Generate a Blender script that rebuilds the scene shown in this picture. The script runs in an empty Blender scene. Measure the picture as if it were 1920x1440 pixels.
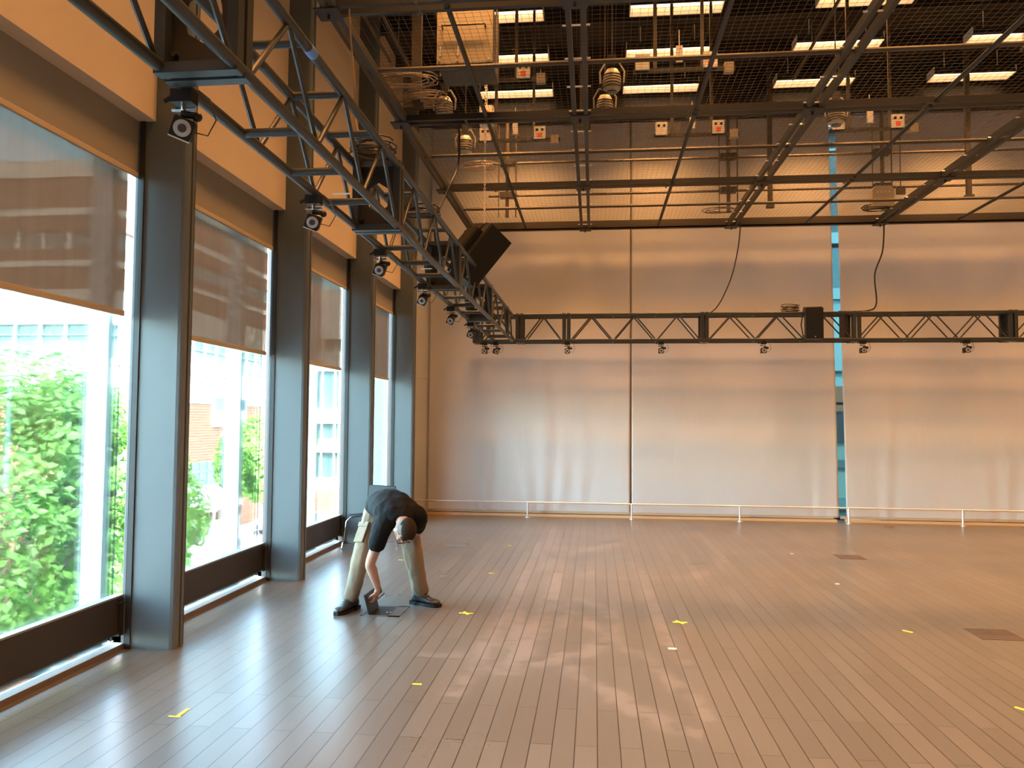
import bpy, bmesh, math, random
from mathutils import Vector, Matrix, noise
random.seed(7)
S = bpy.context.scene
COL = S.collection
PI = math.pi

# ---------------------------------------------------------------- camera
F = 1450.0
def basis():
    vx, vy, s = 154.0, 72.0, 0.0072
    d = Vector((vx, vy, F)).normalized()
    up = Vector((1, s, 0)).cross(Vector((vx, vy, F))).normalized()
    if up.y > 0: up = -up
    X = d.cross(up)
    if X.x < 0: X = -X
    return X, d, up
bX, bY, bZ = basis()
cam_d = bpy.data.cameras.new('camera'); cam = bpy.data.objects.new('camera', cam_d); COL.objects.link(cam)
cam_d.sensor_width = 36.0; cam_d.lens = 36.0 * F / 1920.0
cam_d.clip_start = 0.05; cam_d.clip_end = 500
m = Matrix(((bX.x, -bX.y, -bX.z, 3.43), (bY.x, -bY.y, -bY.z, 0.0), (bZ.x, -bZ.y, -bZ.z, 1.65), (0, 0, 0, 1)))
cam.matrix_world = m
S.camera = cam

# ---------------------------------------------------------------- view, sky, sun
S.view_settings.view_transform = 'Standard'; S.view_settings.look = 'None'
S.view_settings.gamma = 1.0; S.view_settings.use_curve_mapping = False
S.view_settings.exposure = 0.0
W = bpy.data.worlds.new('sky'); S.world = W; W.use_nodes = True
wn = W.node_tree; wn.nodes.clear()
sky = wn.nodes.new('ShaderNodeTexSky'); sky.sky_type = 'NISHITA'; sky.sun_disc = False
sky.sun_elevation = math.radians(50); sky.sun_rotation = math.radians(130); sky.air_density = 1.0; sky.dust_density = 1.2
bg = wn.nodes.new('ShaderNodeBackground'); bg.inputs[1].default_value = 9.0
wo = wn.nodes.new('ShaderNodeOutputWorld')
hs = wn.nodes.new('ShaderNodeHueSaturation'); hs.inputs['Saturation'].default_value = .95; hs.inputs['Hue'].default_value = .478
wn.links.new(sky.outputs[0], hs.inputs['Color']); wn.links.new(hs.outputs[0], bg.inputs[0]); wn.links.new(bg.outputs[0], wo.inputs[0])
sun_d = bpy.data.lights.new('sun', 'SUN'); sun_d.energy = 42.0; sun_d.angle = math.radians(0.6); sun_d.color = (1, .95, .87)
sun = bpy.data.objects.new('sun', sun_d); COL.objects.link(sun)
sun.rotation_euler = Vector((-0.34, 0.58, -0.74)).to_track_quat('-Z', 'Y').to_euler()
LAMP_COL = (1.0, 0.445, 0.13); LAMP_STRENGTH = 7.0; LAMP_WATTS = 53.0

# ---------------------------------------------------------------- material helpers
def P(name, col, rough=.5, metal=0.0, noise_amt=0.0, nscale=8.0, bump=0.0, bscale=40.0, spec=None, coat=0.0):
    mt = bpy.data.materials.new(name); mt.use_nodes = True
    nt = mt.node_tree; b = nt.nodes['Principled BSDF']
    b.inputs['Base Color'].default_value = (*col, 1); b.inputs['Roughness'].default_value = rough; b.inputs['Metallic'].default_value = metal
    if spec is not None: b.inputs['Specular IOR Level'].default_value = spec
    if coat: b.inputs['Coat Weight'].default_value = coat
    tc = nt.nodes.new('ShaderNodeTexCoord')
    if noise_amt:
        n = nt.nodes.new('ShaderNodeTexNoise'); n.inputs['Scale'].default_value = nscale; n.inputs['Detail'].default_value = 5
        nt.links.new(tc.outputs['Object'], n.inputs['Vector'])
        mx = nt.nodes.new('ShaderNodeMix'); mx.data_type = 'RGBA'
        mx.inputs[6].default_value = (*[c * (1 - noise_amt) for c in col], 1); mx.inputs[7].default_value = (*[min(1, c * (1 + noise_amt)) for c in col], 1)
        nt.links.new(n.outputs[0], mx.inputs[0]); nt.links.new(mx.outputs[2], b.inputs['Base Color'])
    if bump:
        n2 = nt.nodes.new('ShaderNodeTexNoise'); n2.inputs['Scale'].default_value = bscale; n2.inputs['Detail'].default_value = 4
        nt.links.new(tc.outputs['Object'], n2.inputs['Vector'])
        bp = nt.nodes.new('ShaderNodeBump'); bp.inputs['Strength'].default_value = bump; bp.inputs['Distance'].default_value = .02
        nt.links.new(n2.outputs[0], bp.inputs['Height']); nt.links.new(bp.outputs[0], b.inputs['Normal'])
    return mt
def nodes(name):
    mt = bpy.data.materials.new(name); mt.use_nodes = True
    mt.node_tree.nodes.clear(); return mt, mt.node_tree
class NT:
    def __init__(s, nt): s.nt = nt
    def n(s, t, **kw):
        o = s.nt.nodes.new(t)
        for k, v in kw.items(): setattr(o, k, v)
        return o
    def l(s, a, b): s.nt.links.new(a, b)
    def math(s, op, a, b=None, c=None):
        o = s.nt.nodes.new('ShaderNodeMath'); o.operation = op
        for i, v in enumerate((a, b, c)):
            if v is None: continue
            if isinstance(v, (int, float)): o.inputs[i].default_value = v
            else: s.l(v, o.inputs[i])
        return o.outputs[0]
    def mix(s, f, a, b):
        o = s.nt.nodes.new('ShaderNodeMix'); o.data_type = 'RGBA'
        for i, v in ((0, f), (6, a), (7, b)):
            if isinstance(v, (int, float)): o.inputs[i].default_value = v
            elif isinstance(v, tuple): o.inputs[i].default_value = (*v, 1)
            else: s.l(v, o.inputs[i])
        return o.outputs[2]

M = {}
M['column'] = P('painted_column', (.108, .126, .132), .40, .0, .06, 3)
M['column_dark'] = P('dark_gasket', (.02, .018, .016), .5)
M['alu'] = P('grey_aluminium', (.30, .31, .31), .4, .3, .05, 6)
M['panel'] = P('wall_panel', (.62, .50, .36), .6, 0, .05, 1.2)
M['wallwhite'] = P('pale_wall', (.66, .66, .64), .6, 0, .04, 2)
M['black'] = P('black_paint', (.012, .011, .010), .55, 0, .2, 5)
M['ceil'] = P('dark_ceiling', (.018, .012, .009), .8, 0, .4, 1.5)
M['truss'] = P('truss_paint', (.036, .040, .041), .38, .2, .12, 12)
M['grid'] = P('grid_steel', (.024, .022, .021), .5, .15, .15, 10)
M['pipe'] = P('warm_pipe', (.065, .050, .036), .5, .15, .15, 10)
M['wire'] = P('net_wire', (.10, .08, .06), .5, .3)
M['sill'] = P('dark_bronze', (.045, .036, .030), .45, .2, .1, 6)
M['curb'] = P('bronze_curb', (.17, .13, .11), .5, .1, .1, 6)
M['blackout'] = P('blackout_fabric', (.27, .24, .20), .85, 0, .06, 2)
M['hem'] = P('hem_bar', (.45, .36, .25), .6)
M['whitemetal'] = P('white_metal', (.78, .78, .76), .4)
M['rail'] = P('rail_metal', (.75, .73, .70), .3, .6)
M['chrome'] = P('chrome', (.7, .7, .7), .18, 1)
M['plastic'] = P('black_plastic', (.010, .010, .011), .45, spec=.3)
M['speaker'] = P('speaker_box', (.014, .013, .012), .5, 0, .2, 20, .3, 120)
M['grille'] = P('speaker_grille', (.006, .006, .006), .7, .2, .2, 80)
M['case'] = P('cabinet_tan', (.30, .25, .18), .5, .1, .1, 4)
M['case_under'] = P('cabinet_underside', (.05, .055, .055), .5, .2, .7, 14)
M['outlet'] = P('outlet_box', (.62, .58, .52), .5)
M['reflector'] = P('white_reflector', (.80, .74, .64), .6)
M['red'] = P('red_label', (.8, .10, .03), .5)
M['cable'] = P('black_cable', (.015, .013, .012), .5)
M['brasscable'] = P('tan_cable', (.24, .17, .10), .5)
M['chain'] = P('steel_chain', (.75, .70, .62), .3, .7)
M['fixture'] = P('stage_light_body', (.42, .38, .30), .45, .2, .2, 15)
M['ring'] = P('led_ring', (.45, .43, .40), .4)
M['yellow'] = P('yellow_tape', (.85, .72, .05), .6)
M['tape'] = P('white_tape', (.75, .75, .72), .6)
M['bluetape'] = P('blue_tape', (.12, .25, .6), .6)
M['boxlid'] = P('floor_box_steel', (.11, .11, .105), .5, .1, .15, 20)
M['boxwood'] = P('floor_box_insert', (.060, .046, .038), .5, 0, .1, 9)
M['tan'] = P('khaki_cotton', (.235, .168, .108), .85, 0, .1, 10, .35, 26)
M['shirt'] = P('black_cotton', (.006, .006, .007), .85, 0, .2, 10, .45, 22, spec=.2)
M['skin'] = P('skin', (.46, .24, .17), .5, 0, .12, 14, .08, 90)
M['hair'] = P('brown_hair', (.030, .018, .012), .8, 0, .35, 60, .5, 150, spec=.1)
M['greyhair'] = P('grey_hair', (.15, .14, .13), .8, 0, .3, 60, .5, 150, spec=.1)
M['boot'] = P('black_leather', (.018, .019, .022), .28, 0, .2, 20, .15, 60)
M['lace'] = P('bootlace', (.05, .05, .055), .6)
M['lens'] = P('clear_lens', (.05, .05, .06), .1)
M['asphalt'] = P('asphalt', (.16, .16, .165), .85, 0, .15, 1)
M['sidewalk'] = P('sidewalk', (.62, .60, .57), .85, 0, .08, .6)
M['stone'] = P('pale_stone', (.70, .66, .58), .8, 0, .06, .8)
M['white_clad'] = P('white_cladding', (.80, .80, .78), .6, 0, .03, .8)
M['tealframe'] = P('teal_frame', (.12, .42, .42), .4)
M['bark'] = P('bark', (.14, .10, .07), .9, 0, .3, 12, .5, 20)
M['darkopen'] = P('dark_glass', (.05, .09, .10), .12, 0, .3, .7)  # dark blue-green glass, tone varied by noise
M['curtainpale'] = P('glass_blinds', (.10, .17, .165), .2, 0, .35, .9)
M['carwhite'] = P('car_paint', (.75, .76, .78), .3, 0, 0, 1, coat=.5)
M['cardark'] = P('car_dark', (.05, .055, .07), .3)
M['headlight'] = P('headlight_lens', (.85, .65, .35), .2)
M['awning'] = P('awning_white', (.82, .82, .80), .8)

def emis(name, col, st):
    mt, t = nodes(name); q = NT(t); e = q.n('ShaderNodeEmission'); e.inputs[0].default_value = (*col, 1); e.inputs[1].default_value = st
    o = q.n('ShaderNodeOutputMaterial'); q.l(e.outputs[0], o.inputs[0]); return mt
M['tube'] = emis('lamp_tube', (1, .60, .30), LAMP_STRENGTH)

def m_glass():
    mt, t = nodes('window_glass'); q = NT(t)
    tr = q.n('ShaderNodeBsdfTransparent'); tr.inputs[0].default_value = (.88, .955, .945, 1)
    gl = q.n('ShaderNodeBsdfGlossy'); gl.inputs['Roughness'].default_value = .02
    fr = q.n('ShaderNodeFresnel'); fr.inputs[0].default_value = 1.45
    mx = q.n('ShaderNodeMixShader'); q.l(q.math('MULTIPLY', fr.outputs[0], .8), mx.inputs[0]); q.l(tr.outputs[0], mx.inputs[1]); q.l(gl.outputs[0], mx.inputs[2])
    o = q.n('ShaderNodeOutputMaterial'); q.l(mx.outputs[0], o.inputs[0]); return mt
M['glass'] = m_glass()
def m_sheer():
    mt, t = nodes('sheer_fabric'); q = NT(t)
    tr = q.n('ShaderNodeBsdfTransparent'); tr.inputs[0].default_value = (.95, .88, .80, 1)
    tl = q.n('ShaderNodeBsdfTranslucent'); tl.inputs[0].default_value = (.06, .047, .038, 1)
    df = q.n('ShaderNodeBsdfDiffuse'); df.inputs[0].default_value = (.36, .29, .235, 1)
    tc = q.n('ShaderNodeTexCoord'); mp = q.n('ShaderNodeMapping'); mp.inputs['Scale'].default_value = (1, 5, .25); q.l(tc.outputs['Object'], mp.inputs[0])
    nz = q.n('ShaderNodeTexNoise'); nz.inputs['Scale'].default_value = 2.5; q.l(mp.outputs[0], nz.inputs[0])
    cr = q.mix(nz.outputs[0], (.30, .24, .195), (.40, .325, .265)); q.l(cr, df.inputs[0])
    m1 = q.n('ShaderNodeMixShader'); m1.inputs[0].default_value = .35; q.l(df.outputs[0], m1.inputs[1]); q.l(tl.outputs[0], m1.inputs[2])
    m2 = q.n('ShaderNodeMixShader'); m2.inputs[0].default_value = .17; q.l(m1.outputs[0], m2.inputs[1]); q.l(tr.outputs[0], m2.inputs[2])
    o = q.n('ShaderNodeOutputMaterial'); q.l(m2.outputs[0], o.inputs[0]); return mt
M['sheer'] = m_sheer()
def m_curtain():
    mt, t = nodes('scrim_fabric'); q = NT(t)
    tc = q.n('ShaderNodeTexCoord')
    nz = q.n('ShaderNodeTexNoise'); nz.inputs['Scale'].default_value = .7; nz.inputs['Detail'].default_value = 3; q.l(tc.outputs['Object'], nz.inputs[0])
    b = q.n('ShaderNodeBsdfPrincipled'); b.inputs['Roughness'].default_value = .8
    q.l(q.mix(nz.outputs[0], (.50, .49, .495), (.58, .57, .575)), b.inputs['Base Color'])
    mp = q.n('ShaderNodeMapping'); mp.inputs['Scale'].default_value = (1.1, 1, .35); q.l(tc.outputs['Object'], mp.inputs[0])
    n2 = q.n('ShaderNodeTexNoise'); n2.inputs['Scale'].default_value = 3; n2.inputs['Detail'].default_value = 2; n2.inputs['Distortion'].default_value = .6; q.l(mp.outputs[0], n2.inputs[0])
    bp = q.n('ShaderNodeBump'); bp.inputs['Strength'].default_value = .25; bp.inputs['Distance'].default_value = .05
    q.l(n2.outputs[0], bp.inputs['Height']); q.l(bp.outputs[0], b.inputs['Normal'])
    o = q.n('ShaderNodeOutputMaterial'); q.l(b.outputs[0], o.inputs[0]); return mt
M['scrim'] = m_curtain()
def m_floor():
    mt, t = nodes('plank_floor'); q = NT(t)
    tc = q.n('ShaderNodeTexCoord'); mp = q.n('ShaderNodeMapping'); mp.inputs['Rotation'].default_value = (0, 0, PI / 2)
    q.l(tc.outputs['Object'], mp.inputs[0])
    br = q.n('ShaderNodeTexBrick'); br.offset = .37; br.offset_frequency = 2; br.squash = 1
    br.inputs['Scale'].default_value = 1; br.inputs['Mortar Size'].default_value = .0030; br.inputs['Mortar Smooth'].default_value = .3
    br.inputs['Brick Width'].default_value = 1.35; br.inputs['Row Height'].default_value = .115; br.inputs['Bias'].default_value = 0
    br.inputs['Color1'].default_value = (0, 0, 0, 1); br.inputs['Color2'].default_value = (1, 1, 1, 1); br.inputs['Mortar'].default_value = (.5, .5, .5, 1)
    q.l(mp.outputs[0], br.inputs[0])
    sep = q.n('ShaderNodeSeparateColor'); q.l(br.outputs['Color'], sep.inputs[0])
    base = q.mix(sep.outputs[0], (.098, .090, .074), (.132, .122, .102))
    mg = q.n('ShaderNodeMapping'); mg.inputs['Scale'].default_value = (14, 1.1, 1); q.l(tc.outputs['Object'], mg.inputs[0])
    gr = q.n('ShaderNodeTexNoise'); gr.inputs['Scale'].default_value = 2; gr.inputs['Detail'].default_value = 2; q.l(mg.outputs[0], gr.inputs[0])
    base = q.mix(q.math('MULTIPLY', gr.outputs[0], .3), base, (.066, .060, .050))
    big = q.n('ShaderNodeTexNoise'); big.inputs['Scale'].default_value = .9; big.inputs['Detail'].default_value = 4; q.l(tc.outputs['Object'], big.inputs[0])
    base = q.mix(q.math('MULTIPLY', big.outputs[0], .35), base, (.13, .122, .106))
    # scuff trails left by wheels and feet
    sx = q.n('ShaderNodeSeparateXYZ'); wob = q.n('ShaderNodeTexNoise'); wob.inputs['Scale'].default_value = 1.3
    q.l(tc.outputs['Object'], wob.inputs[0])
    add = q.n('ShaderNodeVectorMath', operation='MULTIPLY_ADD'); q.l(wob.outputs[1], add.inputs[0]); add.inputs[1].default_value = (.30, .30, 0); q.l(tc.outputs['Object'], add.inputs[2])
    q.l(add.outputs[0], sx.inputs[0])
    X_, Y_ = sx.outputs[0], sx.outputs[1]
    tot = None
    def ring(cx, cy, r, w, xlo=None, xhi=None, ylo=None, yhi=None, ys=1.0, amp=1.0):
        nonlocal tot
        dx = q.math('SUBTRACT', X_, cx + .15); dy = q.math('MULTIPLY', q.math('SUBTRACT', Y_, cy + .15), ys)
        d = q.math('SQRT', q.math('ADD', q.math('MULTIPLY', dx, dx), q.math('MULTIPLY', dy, dy)))
        e = q.math('ABSOLUTE', q.math('SUBTRACT', d, r))
        v = q.math('MAXIMUM', q.math('SUBTRACT', 1.0, q.math('DIVIDE', e, w)), 0.0)
        for val, lo in ((X_, xlo), (Y_, ylo)):
            if lo is not None: v = q.math('MULTIPLY', v, q.math('GREATER_THAN', val, lo))
        for val, hi in ((X_, xhi), (Y_, yhi)):
            if hi is not None: v = q.math('MULTIPLY', v, q.math('LESS_THAN', val, hi))
        v = q.math('MULTIPLY', v, amp)
        tot = v if tot is None else q.math('MAXIMUM', tot, v)
    ring(2.55, 6.5, 1.05, .10, ylo=5.0, yhi=7.6, xlo=2.7, ys=.8)
    ring(4.6, 7.6, 1.9, .10, xhi=4.2, ys=.55, amp=.8)
    ring(1.9, 7.3, 1.35, .09, ylo=5.6, yhi=7.6, xlo=2.2, ys=.7, amp=.8)
    ring(3.9, 10.4, 1.2, .12, ys=.6, amp=.6)
    ring(-20.0, 8, 23.05, .16, ylo=5.2, yhi=12.7, amp=.75)
    ring(-60.0, 8, 62.7, .10, ylo=4.8, yhi=8.6, amp=.7)
    ring(40.0, 9, 36.1, .11, ylo=5.6, yhi=11.6, amp=.6)
    ring(-6.0, 2.0, 10.4, .10, ylo=4.6, yhi=7.2, xlo=2, amp=.7)
    brk = q.n('ShaderNodeTexNoise'); brk.inputs['Scale'].default_value = 6; brk.inputs['Detail'].default_value = 5; q.l(tc.outputs['Object'], brk.inputs[0])
    bm_ = q.math('MULTIPLY', q.math('MAXIMUM', q.math('SUBTRACT', brk.outputs[0], .40), 0), 9.0)
    pn = q.math('ADD', q.math('MULTIPLY', sep.outputs[0], .7), .3)
    sc = q.math('MINIMUM', q.math('MULTIPLY', q.math('MULTIPLY', tot, bm_), q.math('MULTIPLY', pn, .7)), .32)
    base = q.mix(sc, base, (.27, .245, .225))
    base = q.mix(br.outputs['Fac'], base, (.025, .02, .017))
    b = q.n('ShaderNodeBsdfPrincipled'); q.l(base, b.inputs['Base Color'])
    rg = q.math('ADD', q.math('ADD', q.math('MULTIPLY', big.outputs[0], .08), .25), q.math('MULTIPLY', sc, .12))
    q.l(rg, b.inputs['Roughness']); b.inputs['Specular IOR Level'].default_value = .6
    h = q.math('SUBTRACT', q.math('MULTIPLY', sep.outputs[0], .12), br.outputs['Fac'])
    bp = q.n('ShaderNodeBump'); bp.inputs['Strength'].default_value = .35; bp.inputs['Distance'].default_value = .002
    q.l(h, bp.inputs['Height']); q.l(bp.outputs[0], b.inputs['Normal'])
    o = q.n('ShaderNodeOutputMaterial'); q.l(b.outputs[0], o.inputs[0]); return mt
M['floor'] = m_floor()
def m_brick():
    mt, t = nodes('brickwork'); q = NT(t)
    tc = q.n('ShaderNodeTexCoord'); sx = q.n('ShaderNodeSeparateXYZ'); q.l(tc.outputs['Object'], sx.inputs[0])
    cb = q.n('ShaderNodeCombineXYZ'); q.l(q.math('ADD', sx.outputs[0], sx.outputs[1]), cb.inputs[0]); q.l(sx.outputs[2], cb.inputs[1])
    br = q.n('ShaderNodeTexBrick'); br.inputs['Scale'].default_value = 1; br.inputs['Brick Width'].default_value = .5; br.inputs['Row Height'].default_value = .16
    br.inputs['Mortar Size'].default_value = .018
    br.inputs['Color1'].default_value = (.125, .047, .021, 1); br.inputs['Color2'].default_value = (.155, .062, .030, 1); br.inputs['Mortar'].default_value = (.22, .14, .09, 1)
    q.l(cb.outputs[0], br.inputs[0])
    b = q.n('ShaderNodeBsdfPrincipled'); b.inputs['Roughness'].default_value = .85; q.l(br.outputs[0], b.inputs['Base Color'])
    o = q.n('ShaderNodeOutputMaterial'); q.l(b.outputs[0], o.inputs[0]); return mt
M['brick'] = m_brick()
def m_leaf(name, c1, c2):
    mt, t = nodes(name); q = NT(t)
    tc = q.n('ShaderNodeTexCoord'); nz = q.n('ShaderNodeTexNoise'); nz.inputs['Scale'].default_value = 3.0; nz.inputs['Detail'].default_value = 4; q.l(tc.outputs['Object'], nz.inputs[0])
    c = q.mix(nz.outputs[0], c1, c2)
    d = q.n('ShaderNodeBsdfPrincipled'); d.inputs['Roughness'].default_value = .45; q.l(c, d.inputs['Base Color'])
    tl = q.n('ShaderNodeBsdfTranslucent'); q.l(c, tl.inputs[0])
    mx = q.n('ShaderNodeMixShader'); mx.inputs[0].default_value = .4; q.l(d.outputs[0], mx.inputs[1]); q.l(tl.outputs[0], mx.inputs[2])
    o = q.n('ShaderNodeOutputMaterial'); q.l(mx.outputs[0], o.inputs[0]); return mt
M['leaf'] = m_leaf('tree_leaf', (.07, .20, .04), (.20, .38, .07))
M['leaf2'] = m_leaf('street_leaf', (.10, .26, .04), (.30, .48, .08))
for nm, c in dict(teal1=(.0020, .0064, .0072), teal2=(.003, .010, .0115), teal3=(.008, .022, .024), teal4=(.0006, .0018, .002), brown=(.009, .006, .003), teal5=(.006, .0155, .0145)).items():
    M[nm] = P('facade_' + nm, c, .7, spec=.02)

# ---------------------------------------------------------------- geometry helpers
class MB:
    def __init__(s): s.v = []; s.f = []; s.mi = []; s.mats = []; s.cur = 0
    def mat(s, m):
        if m not in s.mats: s.mats.append(m)
        s.cur = s.mats.index(m); return s
    def add(s, vs, fs):
        o = len(s.v); s.v += [tuple(v) for v in vs]; s.f += [tuple(i + o for i in f) for f in fs]; s.mi += [s.cur] * len(fs)
    def box(s, x0, x1, y0, y1, z0, z1, mtx=None):
        vs = [Vector(p) for p in ((x0, y0, z0), (x1, y0, z0), (x1, y1, z0), (x0, y1, z0), (x0, y0, z1), (x1, y0, z1), (x1, y1, z1), (x0, y1, z1))]
        if mtx: vs = [mtx @ v for v in vs]
        s.add(vs, [(0, 3, 2, 1), (4, 5, 6, 7), (0, 1, 5, 4), (1, 2, 6, 5), (2, 3, 7, 6), (3, 0, 4, 7)]); return s
    def cbox(s, x0, x1, y0, y1, z0, z1, c=.01, mtx=None):
        # box with chamfered long edges along its longest axis
        L = [x1 - x0, y1 - y0, z1 - z0]; ax = L.index(max(L))
        lo = [x0, y0, z0]; hi = [x1, y1, z1]; a, b = [i for i in range(3) if i != ax]
        pr = [(lo[a] + c, lo[b]), (hi[a] - c, lo[b]), (hi[a], lo[b] + c), (hi[a], hi[b] - c), (hi[a] - c, hi[b]), (lo[a] + c, hi[b]), (lo[a], hi[b] - c), (lo[a], lo[b] + c)]
        vs = []
        for e in (lo[ax], hi[ax]):
            for p in pr:
                v = [0, 0, 0]; v[ax] = e; v[a] = p[0]; v[b] = p[1]; vs.append(mtx @ Vector(v) if mtx else Vector(v))
        fs = [tuple(range(8)), tuple(range(15, 7, -1))] + [(i, i + 8, (i + 1) % 8 + 8, (i + 1) % 8) for i in range(8)]
        s.add(vs, fs); return s
    def tube(s, pts, r, n=8, cap=True):
        pts = [Vector(p) for p in pts]; rs = r if isinstance(r, (list, tuple)) else [r] * len(pts)
        rings = []; up = None
        for i, p in enumerate(pts):
            d = (pts[min(i + 1, len(pts) - 1)] - pts[max(i - 1, 0)]).normalized()
            if up is None: up = Vector((0, 0, 1)) if abs(d.z) < .9 else Vector((0, 1, 0))
            a = d.cross(up).normalized(); b = a.cross(d).normalized(); up = b
            rings.append([p + (a * math.cos(2 * PI * k / n) + b * math.sin(2 * PI * k / n)) * rs[i] for k in range(n)])
        vs = [v for rg in rings for v in rg]; fs = []
        for i in range(len(rings) - 1):
            for k in range(n): fs.append((i * n + k, i * n + (k + 1) % n, (i + 1) * n + (k + 1) % n, (i + 1) * n + k))
        if cap: fs.append(tuple(range(n - 1, -1, -1))); fs.append(tuple((len(rings) - 1) * n + k for k in range(n)))
        s.add(vs, fs); return s
    def loft(s, rings, cap=True):
        n = len(rings[0]); vs = [v for rg in rings for v in rg]; fs = []
        for i in range(len(rings) - 1):
            for k in range(n): fs.append((i * n + k, i * n + (k + 1) % n, (i + 1) * n + (k + 1) % n, (i + 1) * n + k))
        if cap: fs.append(tuple(range(n - 1, -1, -1))); fs.append(tuple((len(rings) - 1) * n + k for k in range(n)))
        s.add(vs, fs); return s
    def ell(s, c, r, mtx=None, nu=16, nv=10):
        c = Vector(c); rings = []
        for j in range(1, nv):
            th = PI * j / nv
            rg = []
            for k in range(nu):
                ph = 2 * PI * k / nu
                v = Vector((r[0] * math.sin(th) * math.cos(ph), r[1] * math.sin(th) * math.sin(ph), r[2] * math.cos(th)))
                rg.append(v)
            rings.append(rg)
        vs = [Vector((0, 0, r[2]))] + [v for rg in rings for v in rg] + [Vector((0, 0, -r[2]))]
        if mtx: vs = [mtx @ v for v in vs]
        vs = [v + c for v in vs]; fs = []
        for k in range(nu): fs.append((0, 1 + k, 1 + (k + 1) % nu))
        for j in range(len(rings) - 1):
            for k in range(nu): fs.append((1 + j * nu + k, 1 + (j + 1) * nu + k, 1 + (j + 1) * nu + (k + 1) % nu, 1 + j * nu + (k + 1) % nu))
        e = len(vs) - 1; o = 1 + (len(rings) - 1) * nu
        for k in range(nu): fs.append((o + k, e, o + (k + 1) % nu))
        s.add(vs, fs); return s
    def prism(s, prof, ax, a, b):
        # prof: 2D points in the other two axes, extruded along ax from a to b
        n = len(prof); vs = []
        for e in (a, b):
            for p in prof:
                v = list(p); v.insert(ax, e); vs.append(v)
        s.add(vs, [tuple(range(n - 1, -1, -1)), tuple(range(n, 2 * n))] + [(i, (i + 1) % n, (i + 1) % n + n, i + n) for i in range(n)]); return s
    def disc(s, c, d, r, t, n=20, rin=0):
        c = Vector(c); d = Vector(d).normalized(); up = Vector((0, 0, 1)) if abs(d.z) < .9 else Vector((0, 1, 0))
        a = d.cross(up).normalized(); b = a.cross(d)
        if not rin: s.tube([c, c + d * t], r, n); return s
        rg = []
        for rr, off in ((rin, 0), (r, 0), (r, t), (rin, t), (rin, 0)):
            rg.append([c + d * off + (a * math.cos(2 * PI * k / n) + b * math.sin(2 * PI * k / n)) * rr for k in range(n)])
        s.loft(rg, False); return s
    def torus(s, c, d, R, r, n=24, m=6):
        c = Vector(c); d = Vector(d).normalized(); up = Vector((0, 0, 1)) if abs(d.z) < .9 else Vector((0, 1, 0))
        a = d.cross(up).normalized(); b = a.cross(d); vs = []
        for i in range(n):
            t = 2 * PI * i / n; rad = a * math.cos(t) + b * math.sin(t)
            for k in range(m):
                u = 2 * PI * k / m; vs.append(c + rad * (R + r * math.cos(u)) + d * r * math.sin(u))
        s.add(vs, [(i * m + k, i * m + (k + 1) % m, ((i + 1) % n) * m + (k + 1) % m, ((i + 1) % n) * m + k) for i in range(n) for k in range(m)]); return s
    def build(s, name, mat=None, parent=None, smooth=False, loc=None):
        me = bpy.data.meshes.new(name)
        base = Vector(loc) if loc is not None else None
        vs = [tuple(Vector(v) - base) for v in s.v] if base is not None else s.v
        me.from_pydata(vs, [], s.f)
        mats = s.mats if s.mats else [mat]
        for m_ in mats: me.materials.append(m_)
        if s.mats:
            for i, p in enumerate(me.polygons): p.material_index = s.mi[i]
        bm = bmesh.new(); bm.from_mesh(me); bmesh.ops.recalc_face_normals(bm, faces=bm.faces); bm.to_mesh(me); bm.free()
        o = bpy.data.objects.new(name, me); COL.objects.link(o)
        if parent is not None:
            o.parent = parent
        if base is not None: o.location = base
        if smooth:
            for p in me.polygons: p.use_smooth = True
            try: me.set_sharp_from_angle(angle=math.radians(40))
            except Exception: pass
        return o
def tag(o, label, cat, group=None, kind=None):
    if label: o['label'] = label
    if cat: o['category'] = cat
    if group: o['group'] = group
    if kind: o['kind'] = kind
    return o
def thing(name, loc, label=None, cat=None, group=None, rz=0):
    o = bpy.data.objects.new(name, None); COL.objects.link(o); o.location = loc; o.rotation_euler.z = rz; o.empty_display_size = .1
    if label: tag(o, label, cat, group)
    return o
def copy_tree(o, parent=None):
    c = o.copy(); COL.objects.link(c); c.parent = parent
    for ch in list(o.children): copy_tree(ch, c)
    return c
def struct(o): o['kind'] = 'structure'; return o
def sub(a, b): return Vector(a) - Vector(b)
def baked(o, mods):
    for t, kw in mods:
        md = o.modifiers.new(t, t)
        for k, v in kw.items(): setattr(md, k, v)
    dg = bpy.context.evaluated_depsgraph_get(); dg.update()
    me = bpy.data.meshes.new_from_object(o.evaluated_get(dg))
    o.modifiers.clear(); o.data = me
    for p in me.polygons: p.use_smooth = True
    return o

# ---------------------------------------------------------------- room shell
RX1, RY0, RY1, RZ = 15.5, -5.0, 13.95, 7.6
struct(MB().box(-.45, RX1, RY0, RY1 + .3, -.35, 0).build('floor', M['floor']))
struct(MB().box(-.55, RX1 + .3, RY0 - .3, RY1 + .3, RZ, RZ + .4).build('ceiling', M['ceil']))
struct(MB().box(RX1, RX1 + .3, RY0, RY1 + .3, -.35, RZ).build('wall_right', P('right_wall', (.42, .36, .31), .7, 0, .05, 1)))
struct(MB().box(-.55, RX1 + .3, RY0 - .3, RY0, -.35, RZ).build('wall_front', P('front_wall', (.30, .27, .25), .7, 0, .05, 1)))
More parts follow.
